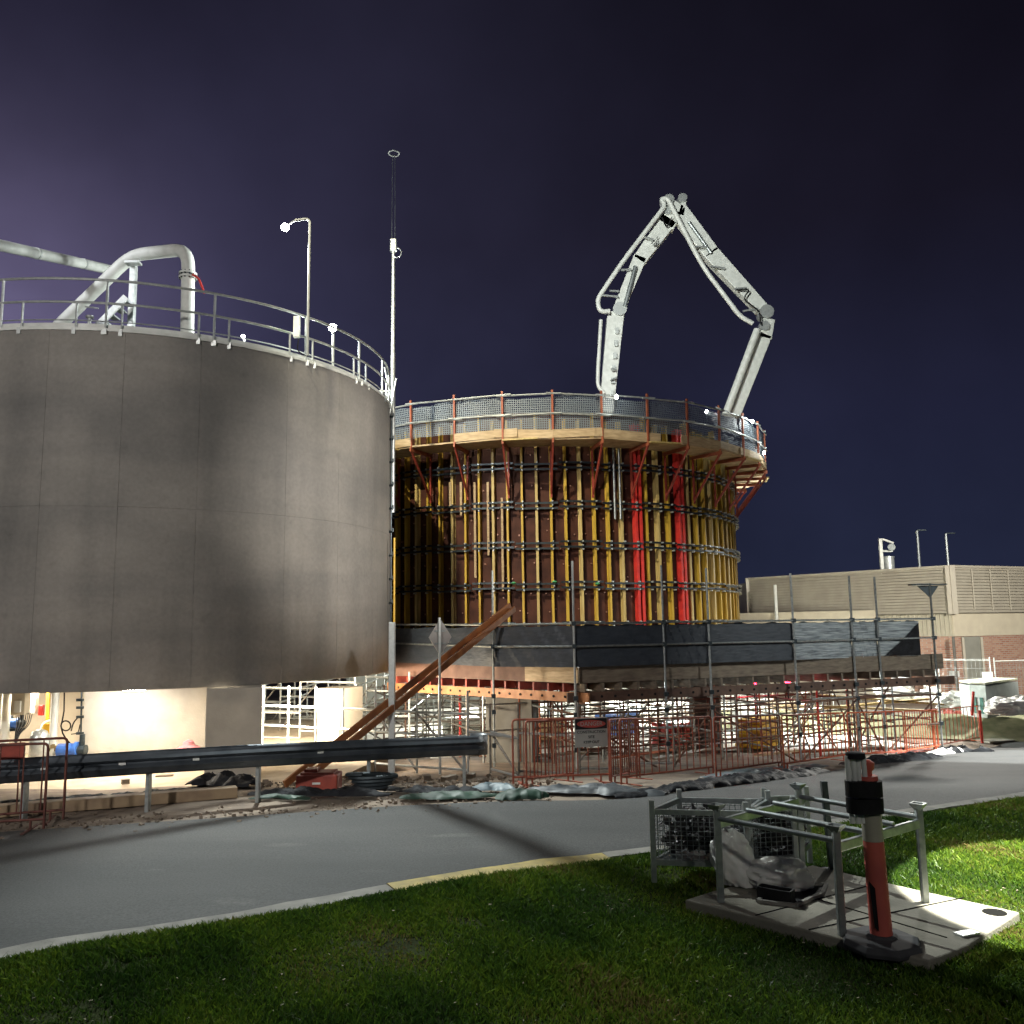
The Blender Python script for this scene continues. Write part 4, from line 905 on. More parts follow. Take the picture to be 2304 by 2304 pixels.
# ------------------------------------------------------------------ W-beam guardrail
GR = thing('guardrail', 'dark steel corrugated road guardrail with a rounded end', 'guardrail', at_g(42, 1845))
gpx = [(-260, 1868), (42, 1845), (325, 1822), (575, 1803), (827, 1783), (1044, 1766)]
gpt = [at_g(*p) for p in gpx]
for p in gpt:
    g = G(p.x, p.y); MB().beam((p.x, p.y+.1, g-.1), (p.x, p.y+.1, g+.70), .10, .05, up=(1, 0, 0)).box((p.x, p.y+.13, g+.3), (.02, .12, .8)).build('post', galv, GR, bevel=.005)
prof = [(-.155, .0), (-.12, -.012), (-.085, -.045), (-.055, -.07), (-.035, -.045), (-.01, .0), (.01, .0), (.035, -.045), (.055, -.07), (.085, -.045), (.12, -.012), (.155, .0)]
b = MB(); rl_ = []
for p in resample([Vector((q.x, q.y, G(q.x, q.y)+.62)) for q in gpt], 60): rl_.append(p)
last = rl_[-1]; dd = (rl_[-1]-rl_[-2]).normalized()
end = [last+dd*.12*k for k in range(1, 4)]
path = rl_+end
for i, p in enumerate(path):
    d = (path[min(i+1, len(path)-1)]-path[max(i-1, 0)]).normalized(); n = Vector((d.y, -d.x, 0)).normalized()
    for z, o in prof: b.v.append(tuple(p+n*(-o+.02)*1.0+Vector((0, 0, z))))
m_ = len(prof); b.f = [(i*m_+j, (i+1)*m_+j, (i+1)*m_+j+1, i*m_+j+1) for i in range(len(path)-1) for j in range(m_-1)]
o = b.build('rail', steel, GR, smooth=True); sd = o.modifiers.new('solid', 'SOLIDIFY'); sd.thickness = .004
e = path[-1]; n = Vector((dd.y, -dd.x, 0)).normalized(); b = MB(); R_ = .17; cc = e-n*(-.02)-n*0+n*(-R_)
for k in range(17):
    t = -pi/2+pi*k/16; q = e+(-n)*R_+dd*cos(t)*R_*1.25+n*(-sin(t))*R_
    for z in (-.16, .16): b.v.append(tuple(q+Vector((0, 0, z))))
b.f = [(k*2, k*2+2, k*2+3, k*2+1) for k in range(16)]
o = b.build('bullnose_end', mat('bullnose', (.2, .22, .23), (.13, .14, .15), 5, .45, .5), GR, smooth=True); sd = o.modifiers.new('solid', 'SOLIDIFY'); sd.thickness = .004
for px_ in (112, 280, 438, 710):
    i = min(range(60), key=lambda k: abs(px_of(rl_[k])[0]-px_)); p = rl_[i]; d = (rl_[min(i+1, 59)]-rl_[i-1]).normalized(); n = Vector((d.y, -d.x, 0)); MB().box(p+n*.035, (.085, .012, .03), Matrix.Rotation(atan2(d.y, d.x), 3, 'Z')).build('reflector', whitepaint, GR)

# ------------------------------------------------------------------ orange pedestrian barriers
def barrier(P, Q, label, h=1.02, nb_=12, group='orange pedestrian barriers', plate=None, orange=orange):
    P, Q = Vector(P), Vector(Q); r = thing('pedestrian_barrier', label, 'barrier', P, group); d = (Q-P); L = d.length; d.normalize(); u = Vector((0, 0, 1)); b_ = P+u*.13
    fr_ = [P+u*.02, P+u*(h-.12)]+bend([P+u*(h-.12), P+u*h, P+u*h+d*.14], .12, 5)+bend([Q+u*h-d*.14, Q+u*h, Q+u*(h-.12)], .12, 5)+[Q+u*.02]
    MB().path(fr_, .016, 8).tube(P+u*.13, Q+u*.13, .015, 8).build('frame', orange, r, smooth=True)
    b = MB()
    for k in range(1, nb_+1): c = P+d*(L*k/(nb_+1)); b.tube(c+u*.13, c+u*h, .009, 6)
    b.build('bars', orange, r)
    n = Vector((-d.y, d.x, 0))
    for e in (P+d*.15, Q-d*.15): MB().beam(e-n*.28+u*.02, e+n*.28+u*.02, .04, .012).tube(e+u*.02, e+u*.13, .015).build('foot', orange, r)
    if plate: c = P+d*(L*plate); MB().box(c+u*(h-.13), (.28, .015, .2), Matrix.Rotation(atan2(d.y, d.x), 3, 'Z')).build('plate', rederoxide, r)
    return r
def bpx(p, q, *a, **k): return barrier(at_g(*p), at_g(*q), *a, **k)
bror = mat('lit_orange_paint', (.62, .12, .04), (.42, .075, .03), 9, .55)  # lighter copy of the orange, lamplight on the right barriers put into the colour
dkor = mat('shaded_orange_paint', (.15, .045, .03), (.08, .028, .022), 8, .7)  # darker copy of the orange, shade of the backlit left barriers painted in
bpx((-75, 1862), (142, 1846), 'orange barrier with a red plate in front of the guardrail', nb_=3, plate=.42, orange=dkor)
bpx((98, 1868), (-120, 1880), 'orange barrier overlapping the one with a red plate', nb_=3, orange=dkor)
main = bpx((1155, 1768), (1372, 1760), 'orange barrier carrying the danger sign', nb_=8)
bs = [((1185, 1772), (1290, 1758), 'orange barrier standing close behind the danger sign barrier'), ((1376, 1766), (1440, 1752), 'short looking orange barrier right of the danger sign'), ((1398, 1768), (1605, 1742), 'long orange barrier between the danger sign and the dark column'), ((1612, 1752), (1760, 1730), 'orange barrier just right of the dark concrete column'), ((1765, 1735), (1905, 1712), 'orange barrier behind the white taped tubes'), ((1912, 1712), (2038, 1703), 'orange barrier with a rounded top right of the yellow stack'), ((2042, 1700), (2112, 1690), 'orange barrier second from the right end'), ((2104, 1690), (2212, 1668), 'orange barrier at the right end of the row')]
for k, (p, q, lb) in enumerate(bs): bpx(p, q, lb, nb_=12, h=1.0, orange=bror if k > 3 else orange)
# danger sign
def text(s, size, loc, rz, material, parent, name='lettering', ext=.002):
    cu = bpy.data.curves.new('t', 'FONT'); cu.body = s; cu.size = size; cu.align_x = 'CENTER'; cu.align_y = 'CENTER'; cu.extrude = ext
    o = bpy.data.objects.new('t', cu); COL.objects.link(o); bpy.context.view_layer.update()
    me = bpy.data.meshes.new_from_object(o.evaluated_get(bpy.context.evaluated_depsgraph_get())); bpy.data.objects.remove(o)
    me.transform(Matrix.Rotation(rz, 4, 'Z') @ Matrix.Rotation(pi/2, 4, 'X')); me.materials.clear(); me.materials.append(material)
    r = bpy.data.objects.new(name, me); COL.objects.link(r); r.parent = parent; r.location = Vector(loc)-Vector(parent['_o']); return r
P, Q = at_g(1155, 1768), at_g(1372, 1760); d = (Q-P).normalized(); rz = atan2(d.y, d.x); n = Vector((d.y, -d.x, 0)).normalized()
i0 = min((k/100 for k in range(101)), key=lambda t: abs(px_of(P.lerp(Q, t))[0]-1332)); c = P.lerp(Q, i0); c.z = up_z(c, 1647); c += n*.03
DS = thing('danger_sign', 'rectangular danger sign hung on the orange barrier', 'sign', c)
Rz = Matrix.Rotation(rz, 3, 'Z'); sw, sh = .56, .46
MB().box(c, (sw, .012, sh), Rz).build('plate', mat('sign_white', (.30, .31, .295), (.22, .23, .22), 3, .5), DS)
MB().box(c+n*.009+Vector((0, 0, .135)), (sw*.97, .006, .165), Rz).build('header', black, DS)
b = MB(); cen = c+n*.015+Vector((0, 0, .135)); ring = [cen+d*(.245*cos(t*pi/16))+Vector((0, 0, .062*sin(t*pi/16))) for t in range(32)]; b.slabpoly(ring, n*.004); b.build('oval', mat('faded_red', (.38, .05, .04), (.24, .035, .03), 5, .5), DS)
text('DANGER', .095, cen+n*.009, rz, MT['sign_white'], DS)
for s_, z_, sz in (('CONSTRUCTION', .005, .062), ('SITE', -.075, .062), ('KEEP OUT', -.155, .06)): text(s_, sz, c+n*.011+Vector((0, 0, z_)), rz, black, DS)

# ------------------------------------------------------------------ ground litter: sheets, timbers, hoses
def crumple(px_list, wd, hgt, material, label, cat, seed, name='plastic_sheet'):
    C = [at_g(*p) for p in px_list]; L = sum((q-p).length for p, q in zip(C, C[1:])); n_ = int(min(130, max(40, L/.06))); C = smoothp(resample(C, n_), 6); b = MB(); m_ = 22
    for i, p in enumerate(C):
        d = (C[min(i+1, n_-1)]-C[max(i-1, 0)]).normalized(); n = Vector((-d.y, d.x, 0)); env = max(.02, sin(pi*(i+.5)/n_))**.4
        for j in range(m_):
            v = j/(m_-1)-.5; wv = wd*(.8+.5*mn.noise(Vector((i*.08, seed*3.1, 0)))+.25*mn.noise(Vector((i*.3, seed*3.1, v*2))))*env
            q = p+n*v*wv; P = Vector((q.x*2.6, q.y*2.6, seed*5.7)); P2 = Vector((q.x*7, q.y*7, seed*2.7)); e = max(0, 1-(2*v)**2)**.7*env
            z = hgt*e*(.35+.75*(1-abs(mn.noise(P))*2.6)*.6+.5*max(0, mn.noise(P*.5))+.30*(1-abs(mn.noise(P2))*2.4))
            q = q+Vector((mn.noise(P2+Vector((9, 0, 0))), mn.noise(P2+Vector((0, 9, 0))), 0))*.03
            b.v.append((q.x, q.y, G(q.x, q.y)+.010+max(z, 0)*.55))
    b.f = [(i*m_+j, (i+1)*m_+j, (i+1)*m_+j+1, i*m_+j+1) for i in range(n_-1) for j in range(m_-1)]
    return simple(name, label, cat, b, material, smooth=True)
crumple([(560, 1790), (700, 1790), (880, 1792)], .5, .22, blackplastic, 'crumpled black plastic sheet right of the red crate', 'sheet', 1)
crumple([(850, 1778), (960, 1782), (1080, 1785)], .7, .22, blackplastic, 'crumpled black plastic sheet below the steel column', 'sheet', 2)
crumple([(900, 1797), (1000, 1795), (1120, 1792)], .4, .15, greenplastic, 'low green sheet along the road edge below the guardrail end', 'sheet', 3)
crumple([(1115, 1796), (1180, 1796), (1235, 1794)], .55, .20, greenplastic, 'bright green crumpled sheet at the road edge', 'sheet', 4)
crumple([(1060, 1780), (1110, 1776), (1160, 1782)], .5, .22, blueplastic, 'pale blue crumpled sheet beside the green sheet', 'sheet', 5)
crumple([(1190, 1776), (1300, 1782), (1420, 1785), (1500, 1790)], .9, .22, mat('slate_sheet', (.055, .064, .072), (.028, .033, .04), 5, .55, bump=.3, bscale=12), 'slate grey crumpled sheet in front of the danger sign', 'sheet', 6)
crumple([(1380, 1795), (1480, 1785), (1620, 1765), (1760, 1748), (1860, 1735)], .8, .24, blackplastic, 'long black plastic sheet along the road edge under the barriers', 'sheet', 7)
crumple([(1900, 1722), (2000, 1712), (2110, 1700)], .9, .26, blackplastic, 'black plastic sheet below the right hand barriers', 'sheet', 8)
crumple([(2100, 1694), (2170, 1688), (2235, 1690)], .8, .34, blackplastic, 'heap of black and grey plastic at the right end of the barriers', 'sheet', 9)
crumple([(2080, 1700), (2130, 1692), (2185, 1686)], .5, .25, whitebag, 'pale torn plastic on top of the black heap', 'sheet', 19)
crumple([(1580, 1752), (1700, 1738), (1860, 1722)], .8, .14, blueplastic, 'pale grey plastic strip behind the long black sheet', 'sheet', 20)
crumple([(-80, 1815), (150, 1805), (330, 1790), (440, 1775)], .5, .14, blackplastic, 'long flat black sheet behind the timber sleeper', 'sheet', 10)
crumple([(425, 1768), (490, 1762), (570, 1770)], .9, .42, blackplastic, 'tall heap of black sheeting at the foot of the pale column', 'sheet', 11)
crumple([(560, 1800), (620, 1795), (700, 1800)], .25, .08, greenplastic, 'thin dark green sheet edge left of the red crate', 'sheet', 12)
a, e = at_g(-120, 1846), at_g(532, 1792); simple('timber_sleeper', 'long pale timber sleeper lying behind the guardrail posts', 'timber', MB().beam(a+Vector((0, 0, .07)), e+Vector((0, 0, .07)), .2, .15), mat('sleeper', (.34, .25, .15), (.22, .155, .1), 4, .7), bevel=.01)
cr_ = at_g(718, 1782); CT = thing('red_crate', 'dark red plastic crate lying in the black sheeting', 'crate', cr_)
MB().box(cr_+Vector((0, 0, .15)), (.62, .4, .26)).build('tub', rederoxide, CT, bevel=.02); MB().box(cr_+Vector((0, 0, .29)), (.5, .34, .04)).box(cr_+Vector((-.1, 0, .33)), (.2, .25, .05)).build('lid', rederoxide, CT, bevel=.01)
MB().box(cr_+Vector((0, -.205, .16)), (.12, .01, .03)).build('label_patch', whitepaint, CT)
p = at_g(625, 1700); q = at_d(660, 1668, 18.5); simple('red_barrier_block', 'bright red plastic block between the tank columns', 'block', MB().lathe((q.x, q.y, -.55), [(.36, 0), (.38, .12), (.3, .2), (.1, .22)], 14), mat('bright_red', (.8, .1, .1)), smooth=True)
q = at_g(838, 1785); simple('hose_coil', 'coil of dark hose among the black sheeting', 'hose', MB().path([(q.x+.18*cos(t*.5)*(1+.02*t), q.y+.1*sin(t*.5), .05+.004*t+G(q.x, q.y)) for t in range(60)], .03, 6), darksteel, smooth=True)
for k, (x_, y_, s) in enumerate(((370, 1755, .3), (282, 1765, .12), (1010, 1758, .3), (1060, 1752, .2), (960, 1755, .22))):
    p = at_g(x_, y_); simple('timber_offcut', ('short timber offcut on the lit floor beneath the rail', 'tiny offcut on the lit floor at the left', 'offcut lying right of the diamond sign post', 'offcut lying near the guardrail end', 'offcut lying left of the diamond sign post')[k], 'timber', MB().box(p+Vector((0, 0, .05)), (s, .12, .08), Matrix.Rotation(.4*k+.2, 3, 'Z')), greytimber)
# pebbles and clods along the verge
b = MB()
for k in range(420):
    x_, y_ = rng.uniform(0, 1250), 0; y_ = 1872-x_*.06+rng.normal(0, 10)-8; p = at_g(x_, y_); s = .008+.02*rng.random()**3
    b.box(p+Vector((0, 0, s*.4)), (s*2, s*1.6, s), Matrix.Rotation(rng.random()*3, 3, 'Z') @ Matrix.Rotation(rng.random(), 3, 'X'))
for k in range(500):
    x_, y_ = rng.uniform(560, 1250), rng.uniform(1748, 1775); p = at_g(x_, y_); s = .01+.04*rng.random()**3
    b.box(p+Vector((0, 0, s*.4)), (s*2, s*1.6, s), Matrix.Rotation(rng.random()*3, 3, 'Z') @ Matrix.Rotation(rng.random(), 3, 'X'))
o = b.build('gravel', mat('gravel', (.2, .15, .11), (.1, .08, .06), 9, .9)); struct(o, 'stuff'); tag(o, 'loose stones and clods on the dirt verge beside the road', 'gravel')

# ------------------------------------------------------------------ slab with stillages, bags and bollard
SL = thing('concrete_slab', 'pale concrete service slab set in the lawn', 'slab', SP[0])
MB().prism([(p.x, p.y) for p in SP], -.06, SZ).build('slab', slabm, SL, bevel=.012)
cjo = [(at_z(1700, 2060, SZ), at_z(1985, 1985, SZ)), (at_z(1820, 2092, SZ), at_z(2170, 2020, SZ)), (at_z(1700, 1982, SZ), at_z(2130, 2110, SZ))]
b = MB()
for a, e in cjo: b.beam(a+Vector((0, 0, .001)), e+Vector((0, 0, .001)), .012, .006)
b.build('joint', mat('cap_black', (.01, .01, .01), rough=.95, spec=.02), SL)
c = at_z(2238, 2053, SZ); MB().lathe(c, [(.085, -.01), (.085, .004)], 20).build('round_cap', mat('cap_black', (.01, .01, .01), rough=.95, spec=.05), SL)
for x_, y_ in ((2175, 2100),): c = at_z(x_, y_, SZ+.01); MB().box(c, (.16, .08, .015), Matrix.Rotation(.35, 3, 'Z')).build('steel_tab', galvw, SL)
PC = thing('service_pit', 'dark open service pit frame under the lying white bag', 'pit', at_z(1790, 2020, SZ))
pc = [at_z(x, y, SZ+.006) for x, y in ((1705, 2030), (1755, 1998), (1860, 1992), (1852, 2012), (1790, 2040))]
MB().slabpoly(pc, (0, 0, .006)).build('opening', black, PC); b = MB()
for i in range(5): b.beam(pc[i]+Vector((0, 0, .01)), pc[(i+1) % 5]+Vector((0, 0, .01)), .03, .025)
b.build('rim', kerbm, PC)
bx = at_z(1742, 2032, SZ); BX = thing('black_tray', 'small open black box lying below the lying white bag', 'box', bx); dr = (at_z(1790, 2040, SZ)-at_z(1705, 2025, SZ)).normalized()
M3 = Matrix.Rotation(atan2(dr.y, dr.x), 3, 'Z'); MB().box(bx+Vector((0, 0, .055)), (.26, .015, .1), M3).box(bx+M3 @ Vector((-.13, .05, .055)), (.015, .1, .1), M3).box(bx+M3 @ Vector((.13, .05, .055)), (.015, .1, .1), M3).box(bx+M3 @ Vector((0, .1, .055)), (.26, .015, .1), M3).build('case', black, BX)
# empty stillage frame
fA, fB, fC, fD = (at_z(*p, SZ) for p in ((1622, 2030), (1895, 2105), (2082, 2030), (1806, 1960)))
SF = thing('stillage_frame', 'empty galvanised stillage frame standing on the slab', 'stillage', fA)
hP = .72
for p in (fA, fB, fC, fD):
    t = p+Vector((0, 0, hP)); MB().beam(p, t, .052, .052).build('post', galv, SF, bevel=.006)
    MB().lathe(t, [(.028, -.02), (.07, .02), (.078, .035), (.06, .035), (.03, .01)], 4).build('stacking_cup', galv, SF)
u = Vector((0, 0, .60))
for p, q in ((fA, fD), (fB, fC)): MB().beam(p+u, q+u, .035, .07).build('side_rail', galv, SF, bevel=.006)
for t in (0, .34, .67, 1): MB().tube(fA.lerp(fD, t)+u+Vector((0, 0, .045-.02*0)), fB.lerp(fC, t)+u+Vector((0, 0, .045)), .021, 10).build('cross_rail', galv, SF, smooth=True)
# filled mesh stillage
gz = .10
def cage(c0, vx, vy, label, h=.70):
    c0 = Vector(c0); vx, vy = Vector(vx), Vector(vy); r = thing('mesh_stillage', label, 'stillage', c0, 'mesh stillages full of scaffold couplers'); u = Vector((0, 0, 1))
    cs = [c0, c0+vx, c0+vx+vy, c0+vy]
    for p in cs: MB().beam(p, p+u*h, .045, .045).build('post', galv, r, bevel=.005)
    for i in range(4):
        a, e = cs[i], cs[(i+1) % 4]
        for z in (.17, h-.10): MB().beam(a+u*z, e+u*z, .03, .045).build('rail', galv, r)
        b = MB(); L = (e-a).length; d = (e-a)/L; k = .05
        while k < L-.02: b.tube(a+d*k+u*.17, a+d*k+u*(h-.1), .0035, 5, caps=False); k += .05
        z = .2
        while z < h-.1: b.tube(a+u*z, e+u*z, .003, 5, caps=False); z += .04
        b.build('wire_mesh', galv, r)
    b = MB(); b.slabpoly([p+u*.16 for p in cs], (0, 0, .02)); b.build('base', darksteel, r)
    b = MB()
    for k in range(420):
        s, t = rng.random(), rng.random(); p = c0+vx*(.06+.88*s)+vy*(.08+.84*t)+u*(.2+.33*rng.random()+.05*sin(s*5)); M_ = Matrix.Rotation(rng.random()*6, 3, 'Z') @ Matrix.Rotation(rng.random()*6, 3, 'X')
        b.box(p, (.05+.03*rng.random(), .03, .03), M_)
        if k % 2: b.tube(p, p+M_ @ Vector((0, .07, 0)), .009, 5)
    b.build('couplers', mat('coupler_steel', (.12, .115, .12), (.035, .032, .035), 14, .5, .6), r); return r
P0 = at_z(1472, 1985, gz)
cage(P0, (.80, -.14, 0), (.34, .50, 0), 'mesh stillage of scaffold couplers standing left on the grass')
cage(P0+Vector((.86, -.0, 0)), (.42, .06, 0), (.28, .48, 0), 'mesh stillage of scaffold couplers behind the white bags')
q = at_z(1873, 1962, gz); simple('short_post', 'dark steel post standing behind the stillage frame', 'post', MB().beam(q, q+Vector((-.03, 0, .80)), .055, .055).box(q+Vector((0, 0, .02)), (.16, .12, .02)), darksteel, bevel=.005)
q = at_z(1798, 1955, gz); simple('white_post', 'small white painted post behind the stillage frame', 'post', MB().beam(q, q+Vector((0, 0, .42)), .09, .04), whitepaint, bevel=.01)
# bags
def bag(c, R3, label, seed, mtl=whitebag, lean=(0, 0), name='plastic_bag', group=None, knot=False, nse=.12):
    r_ = np.random.default_rng(seed); ph = r_.random(20)*6.28; b = MB(); nu, nv = 64, 40; c = Vector(c)
    for j in range(nv+1):
        th = pi*j/nv
        for i in range(nu):
            a = 2*pi*i/nu; s = sin(th); x, y, z = s*cos(a), s*sin(a), cos(th)
            rn = mn.noise(Vector((x*2.2+ph[5], y*2.2, z*2.2+ph[6]))); rf = mn.noise(Vector((x*5+ph[7], y*5, z*5)))
            f = 1+.22*(1-abs(rn)*3)*nse*3+.10*(1-abs(rf)*3)*nse*3+nse*(.5*sin(3*a+ph[0]+2*z)+.4*sin(5*a+ph[1]-3*z)+.5*sin(4*z+ph[2]+a)+.35*abs(sin(7*a+ph[3]+5*z))+.3*abs(sin(9*z+ph[4]+2*a)))
            sq = 1/max(abs(x), abs(y), .72)**.35 if s > .2 else 1
            X, Y, Z = x*f*R3[0]*sq, y*f*R3[1]*sq, z*f*R3[2]
            if Z < -R3[2]*.75: Z = -R3[2]*.75+(Z+R3[2]*.75)*.12
            t = (Z/R3[2]+1)/2; b.v.append((c.x+X+lean[0]*t, c.y+Y+lean[1]*t, c.z+Z+R3[2]*.8))
    b.f = [(j*nu+i, j*nu+(i+1) % nu, (j+1)*nu+(i+1) % nu, (j+1)*nu+i) for j in range(nv) for i in range(nu)]
    return simple(name, label, 'bag', b, mtl, group, smooth=True)
q = at_z(1668, 1990, SZ); bag(q, (.16, .14, .23), 'upright crumpled white bag leaning inside the stillage frame', 3, lean=(-.10, .02))
q = at_z(1755, 1998, SZ); bag(q, (.24, .15, .125), 'low shiny white bag lying beside the upright bag', 5)
q = at_z(1700, 1996, SZ); 
# bollard
bb = at_z(1985, 2122, SZ)
bb = Vector(bb); BO = thing('traffic_bollard', 'orange and white bollard with white tubes strapped on by black tape', 'bollard', bb)
b = MB(); b.lathe(bb+Vector((0, .0, 0)), [(.26, -.03), (.27, 0), (.25, .035), (.11, .05), (.09, .065)], 8); b.build('rubber_base', mat('base_rubber', (.07, .072, .075), (.04, .04, .045), 6, .8), BO, bevel=.006)
lx = -.02
def bseg(z0, z1, r0, r1, m_, nm): MB().tube((bb.x+lx*z0, bb.y, bb.z+z0), (bb.x+lx*z1, bb.y, bb.z+z1), r0, 28, r1).build(nm, m_, BO, smooth=True)
borange = mat('bollard_orange', (.62, .13, .09), (.42, .085, .07), 3, .6)
bwhite = mat('bollard_sleeve', (.40, .38, .30), (.32, .30, .24), 5, .5)
bseg(.03, .68, .074, .069, borange, 'lower_shaft'); bseg(.682, 1.0, .070, .068, bwhite, 'reflective_sleeve'); bseg(1.002, 1.12, .071, .066, borange, 'upper_shaft')
MB().lathe((bb.x+lx*1.1, bb.y, bb.z+1.12), [(.03, 0), (.03, .03), (.045, .05), (.05, .09), (.02, .11)], 14).build('handle', borange, BO, smooth=True)
# scuff
MB().slabpoly([(bb.x-.078, bb.y-.035, bb.z+.42), (bb.x-.05, bb.y-.064, bb.z+.38), (bb.x-.045, bb.y-.071, bb.z+.10), (bb.x-.066, bb.y-.055, bb.z+.12)], (0, -.003, 0)).build('scuff', black, BO)
tc_ = at_d(1929, 1770, bb.y-.02); TB = thing('strapped_tubes', 'bundle of white tubes taped to the left of the bollard', 'tubes', (tc_.x, tc_.y, tc_.z-.24))
for k, dx_ in enumerate((-.055, -.018, .018, .055)):
    MB().tube((tc_.x+dx_+.004, tc_.y-.01*(k % 2), up_z(tc_, 1852)), (tc_.x+dx_-.004, tc_.y-.01*(k % 2), up_z(tc_, 1700)), .0185, 14).build('tube', whitepaint, TB, smooth=True)
z1 = up_z(tc_, 1692); MB().lathe((tc_.x, tc_.y, z1), [(.060, -.045), (.066, -.04), (.066, -.006), (.05, 0)], 20).build('black_cap', black, TB, smooth=True)
mx_ = (tc_.x+bb.x-.02)/2; ww = abs(bb.x-tc_.x)
def tape(z0, z1):
    b = MB(); A = []
    for k in range(13): t = pi/2+pi*k/12; A.append((tc_.x-.0+.083*cos(t), tc_.y+.083*sin(t)))
    for k in range(13): t = -pi/2+pi*k/12; A.append((bb.x-.02+.083*cos(t), tc_.y+.083*sin(t)))
    b.prism(A, z0, z1); b.build('tape_band', black, TB)
zA, zB, zC = up_z(tc_, 1828), up_z(tc_, 1793), up_z(tc_, 1756); tape(zA, zB-.006); tape(zB+.006, zC)

# ------------------------------------------------------------------ louvred building on the right
def brickmat():
    M_ = bpy.data.materials.new('brick_wall'); M_.use_nodes = True; t = M_.node_tree; b = t.nodes['Principled BSDF']; b.inputs['Roughness'].default_value = .9
    uv = N(t, 'ShaderNodeTexCoord'); mp = N(t, 'ShaderNodeMapping'); mp.inputs['Rotation'].default_value = (pi/2, 0, 0); t.links.new(uv.outputs['Object'], mp.inputs[0])
    k = N(t, 'ShaderNodeTexBrick'); t.links.new(mp.outputs[0], k.inputs[0]); k.inputs['Scale'].default_value = 1; k.inputs['Brick Width'].default_value = .24; k.inputs['Row Height'].default_value = .086; k.inputs['Mortar Size'].default_value = .012
    k.inputs['Color1'].default_value = (.30, .13, .085, 1); k.inputs['Color2'].default_value = (.42, .24, .16, 1); k.inputs['Mortar'].default_value = (.34, .30, .26, 1); t.links.new(k.outputs[0], b.inputs['Base Color']); return M_
brick = brickmat()
clad = mat('louvre_steel', (.40, .37, .30), (.34, .31, .25), 2, .5); ribbed = mat('ribbed_cladding', (.40, .37, .28), (.35, .32, .24), 2, .5)
kA = at_d(2141, 1380, 36.5); kL = at_d(1690, 1380, 44.5); kR = at_d(2520, 1380, 41.0); kFL = at_d(1560, 1400, 46.5)
BD = thing('plant_building', 'long building with beige louvred upper walls over cream render and brick', 'building', (kA.x, kA.y, -1.05))
zE = up_z(kA, 1379); zTop = up_z(kA, 1275); zW = up_z(kA, 1432)
def wallseg(name, P, Q, z0, z1, m_, off=0, th=.2):
    d = (Q-P); d.z = 0; d.normalize(); n = Vector((d.y, -d.x, 0)); 
    if n.y > 0: n = -n
    p, q = P+n*off, Q+n*off; return MB().prism([(p.x, p.y), (q.x, q.y), (q.x-n.x*th, q.y-n.y*th), (p.x-n.x*th, p.y-n.y*th)], z0, z1).build(name, m_, BD)
def louvre(P, Q, z0, z1, npost):
    d = (Q-P); d.z = 0; L = d.length; d.normalize(); n = Vector((d.y, -d.x, 0)); n = -n if n.y > 0 else n
    wallseg('backing', P, Q, z0, z1, clad, .08)
    b = MB(); k = int((z1-z0)/.13)
    for i in range(k):
        z = z0+.06+i*.13; p, q = P+n*.22, Q+n*.22; p.z = q.z = z
        b.add([p+Vector((0, 0, -.062)), q+Vector((0, 0, -.062)), q-n*.05+Vector((0, 0, .052)), p-n*.05+Vector((0, 0, .052)), p-n*.02+Vector((0, 0, -.06)), q-n*.02+Vector((0, 0, -.06))], [(0, 1, 2, 3), (0, 4, 5, 1)])
    b.build('louvre_blades', clad, BD)
    for P_ in (P, Q): MB().box((P_.x+n.x*.15, P_.y+n.y*.15, (z0+z1)/2), (.22, .22, z1-z0+.1)).build('corner_trim', clad, BD)
    MB().beam(Vector((P.x, P.y, z1))+n*.15, Vector((Q.x, Q.y, z1))+n*.15, .22, .1).build('capping', clad, BD)
    for i in range(1, npost): c = P.lerp(Q, i/npost)+n*.235; MB().box((c.x, c.y, (z0+z1)/2), (.04, .04, z1-z0-.2)).build('mullion', clad, BD)
louvre(kL, kA, zE, zTop, 1); louvre(kA, kR, zE, zTop, 10)
wallseg('cladding', kL, kA, zW, zE-.02, ribbed, .05)
b = MB(); d = (kA-kL); d.z = 0; L = d.length; d.normalize(); n = Vector((d.y, -d.x, 0)); n = -n if n.y > 0 else n; t = .2
while t < L: c = kL+d*t+n*.06; b.box((c.x, c.y, (zW+zE)/2), (.04, .05, zE-zW-.04)); t += .19
b.build('cladding_ribs', ribbed, BD)
wallseg('brick_wall', kL, kA, -1.2, zW, brick, .02)
wallseg('cream_band', kA, kR, zW, zE-.02, cream, .05); wallseg('brick_wall', kA, kR, -1.2, zW, brick, .0)
dR = (kR-kA); dR.z = 0; dR.normalize(); nR = Vector((dR.y, -dR.x, 0)); nR = -nR if nR.y > 0 else nR
LR = (kR-kA).length; i0 = min((k/400 for k in range(401)), key=lambda t: abs(px_of(kA.lerp(kR, t))[0]-2158)); i1 = min((k/400 for k in range(401)), key=lambda t: abs(px_of(kA.lerp(kR, t))[0]-2200))
dp, dq = kA.lerp(kR, i0), kA.lerp(kR, i1); wallseg('roller_door', dp, dq, -1.2, zW-.02, mat('door_grey', (.27, .27, .23), (.22, .22, .19), 2, .6), .05, .04)
for e in (dp, dq): MB().box((e.x+nR.x*.07, e.y+nR.y*.07, (zW-1.2)/2), (.1, .08, zW+1.1)).build('door_frame', clad, BD)
pd = at_d(2150, 1500, 36.2); MB().tube((pd.x, pd.y, -1.1), (pd.x, pd.y, zW), .06, 8).build('downpipe', mat('downpipe', (.12, .115, .1)), BD)
MB().prism([(kL.x, kL.y+.4), (kA.x, kA.y+.4), (kR.x, kR.y+.4), (kR.x, kR.y+9), (kL.x, kL.y+9)], zE-.2, zTop-.15).build('roof', clad, BD)
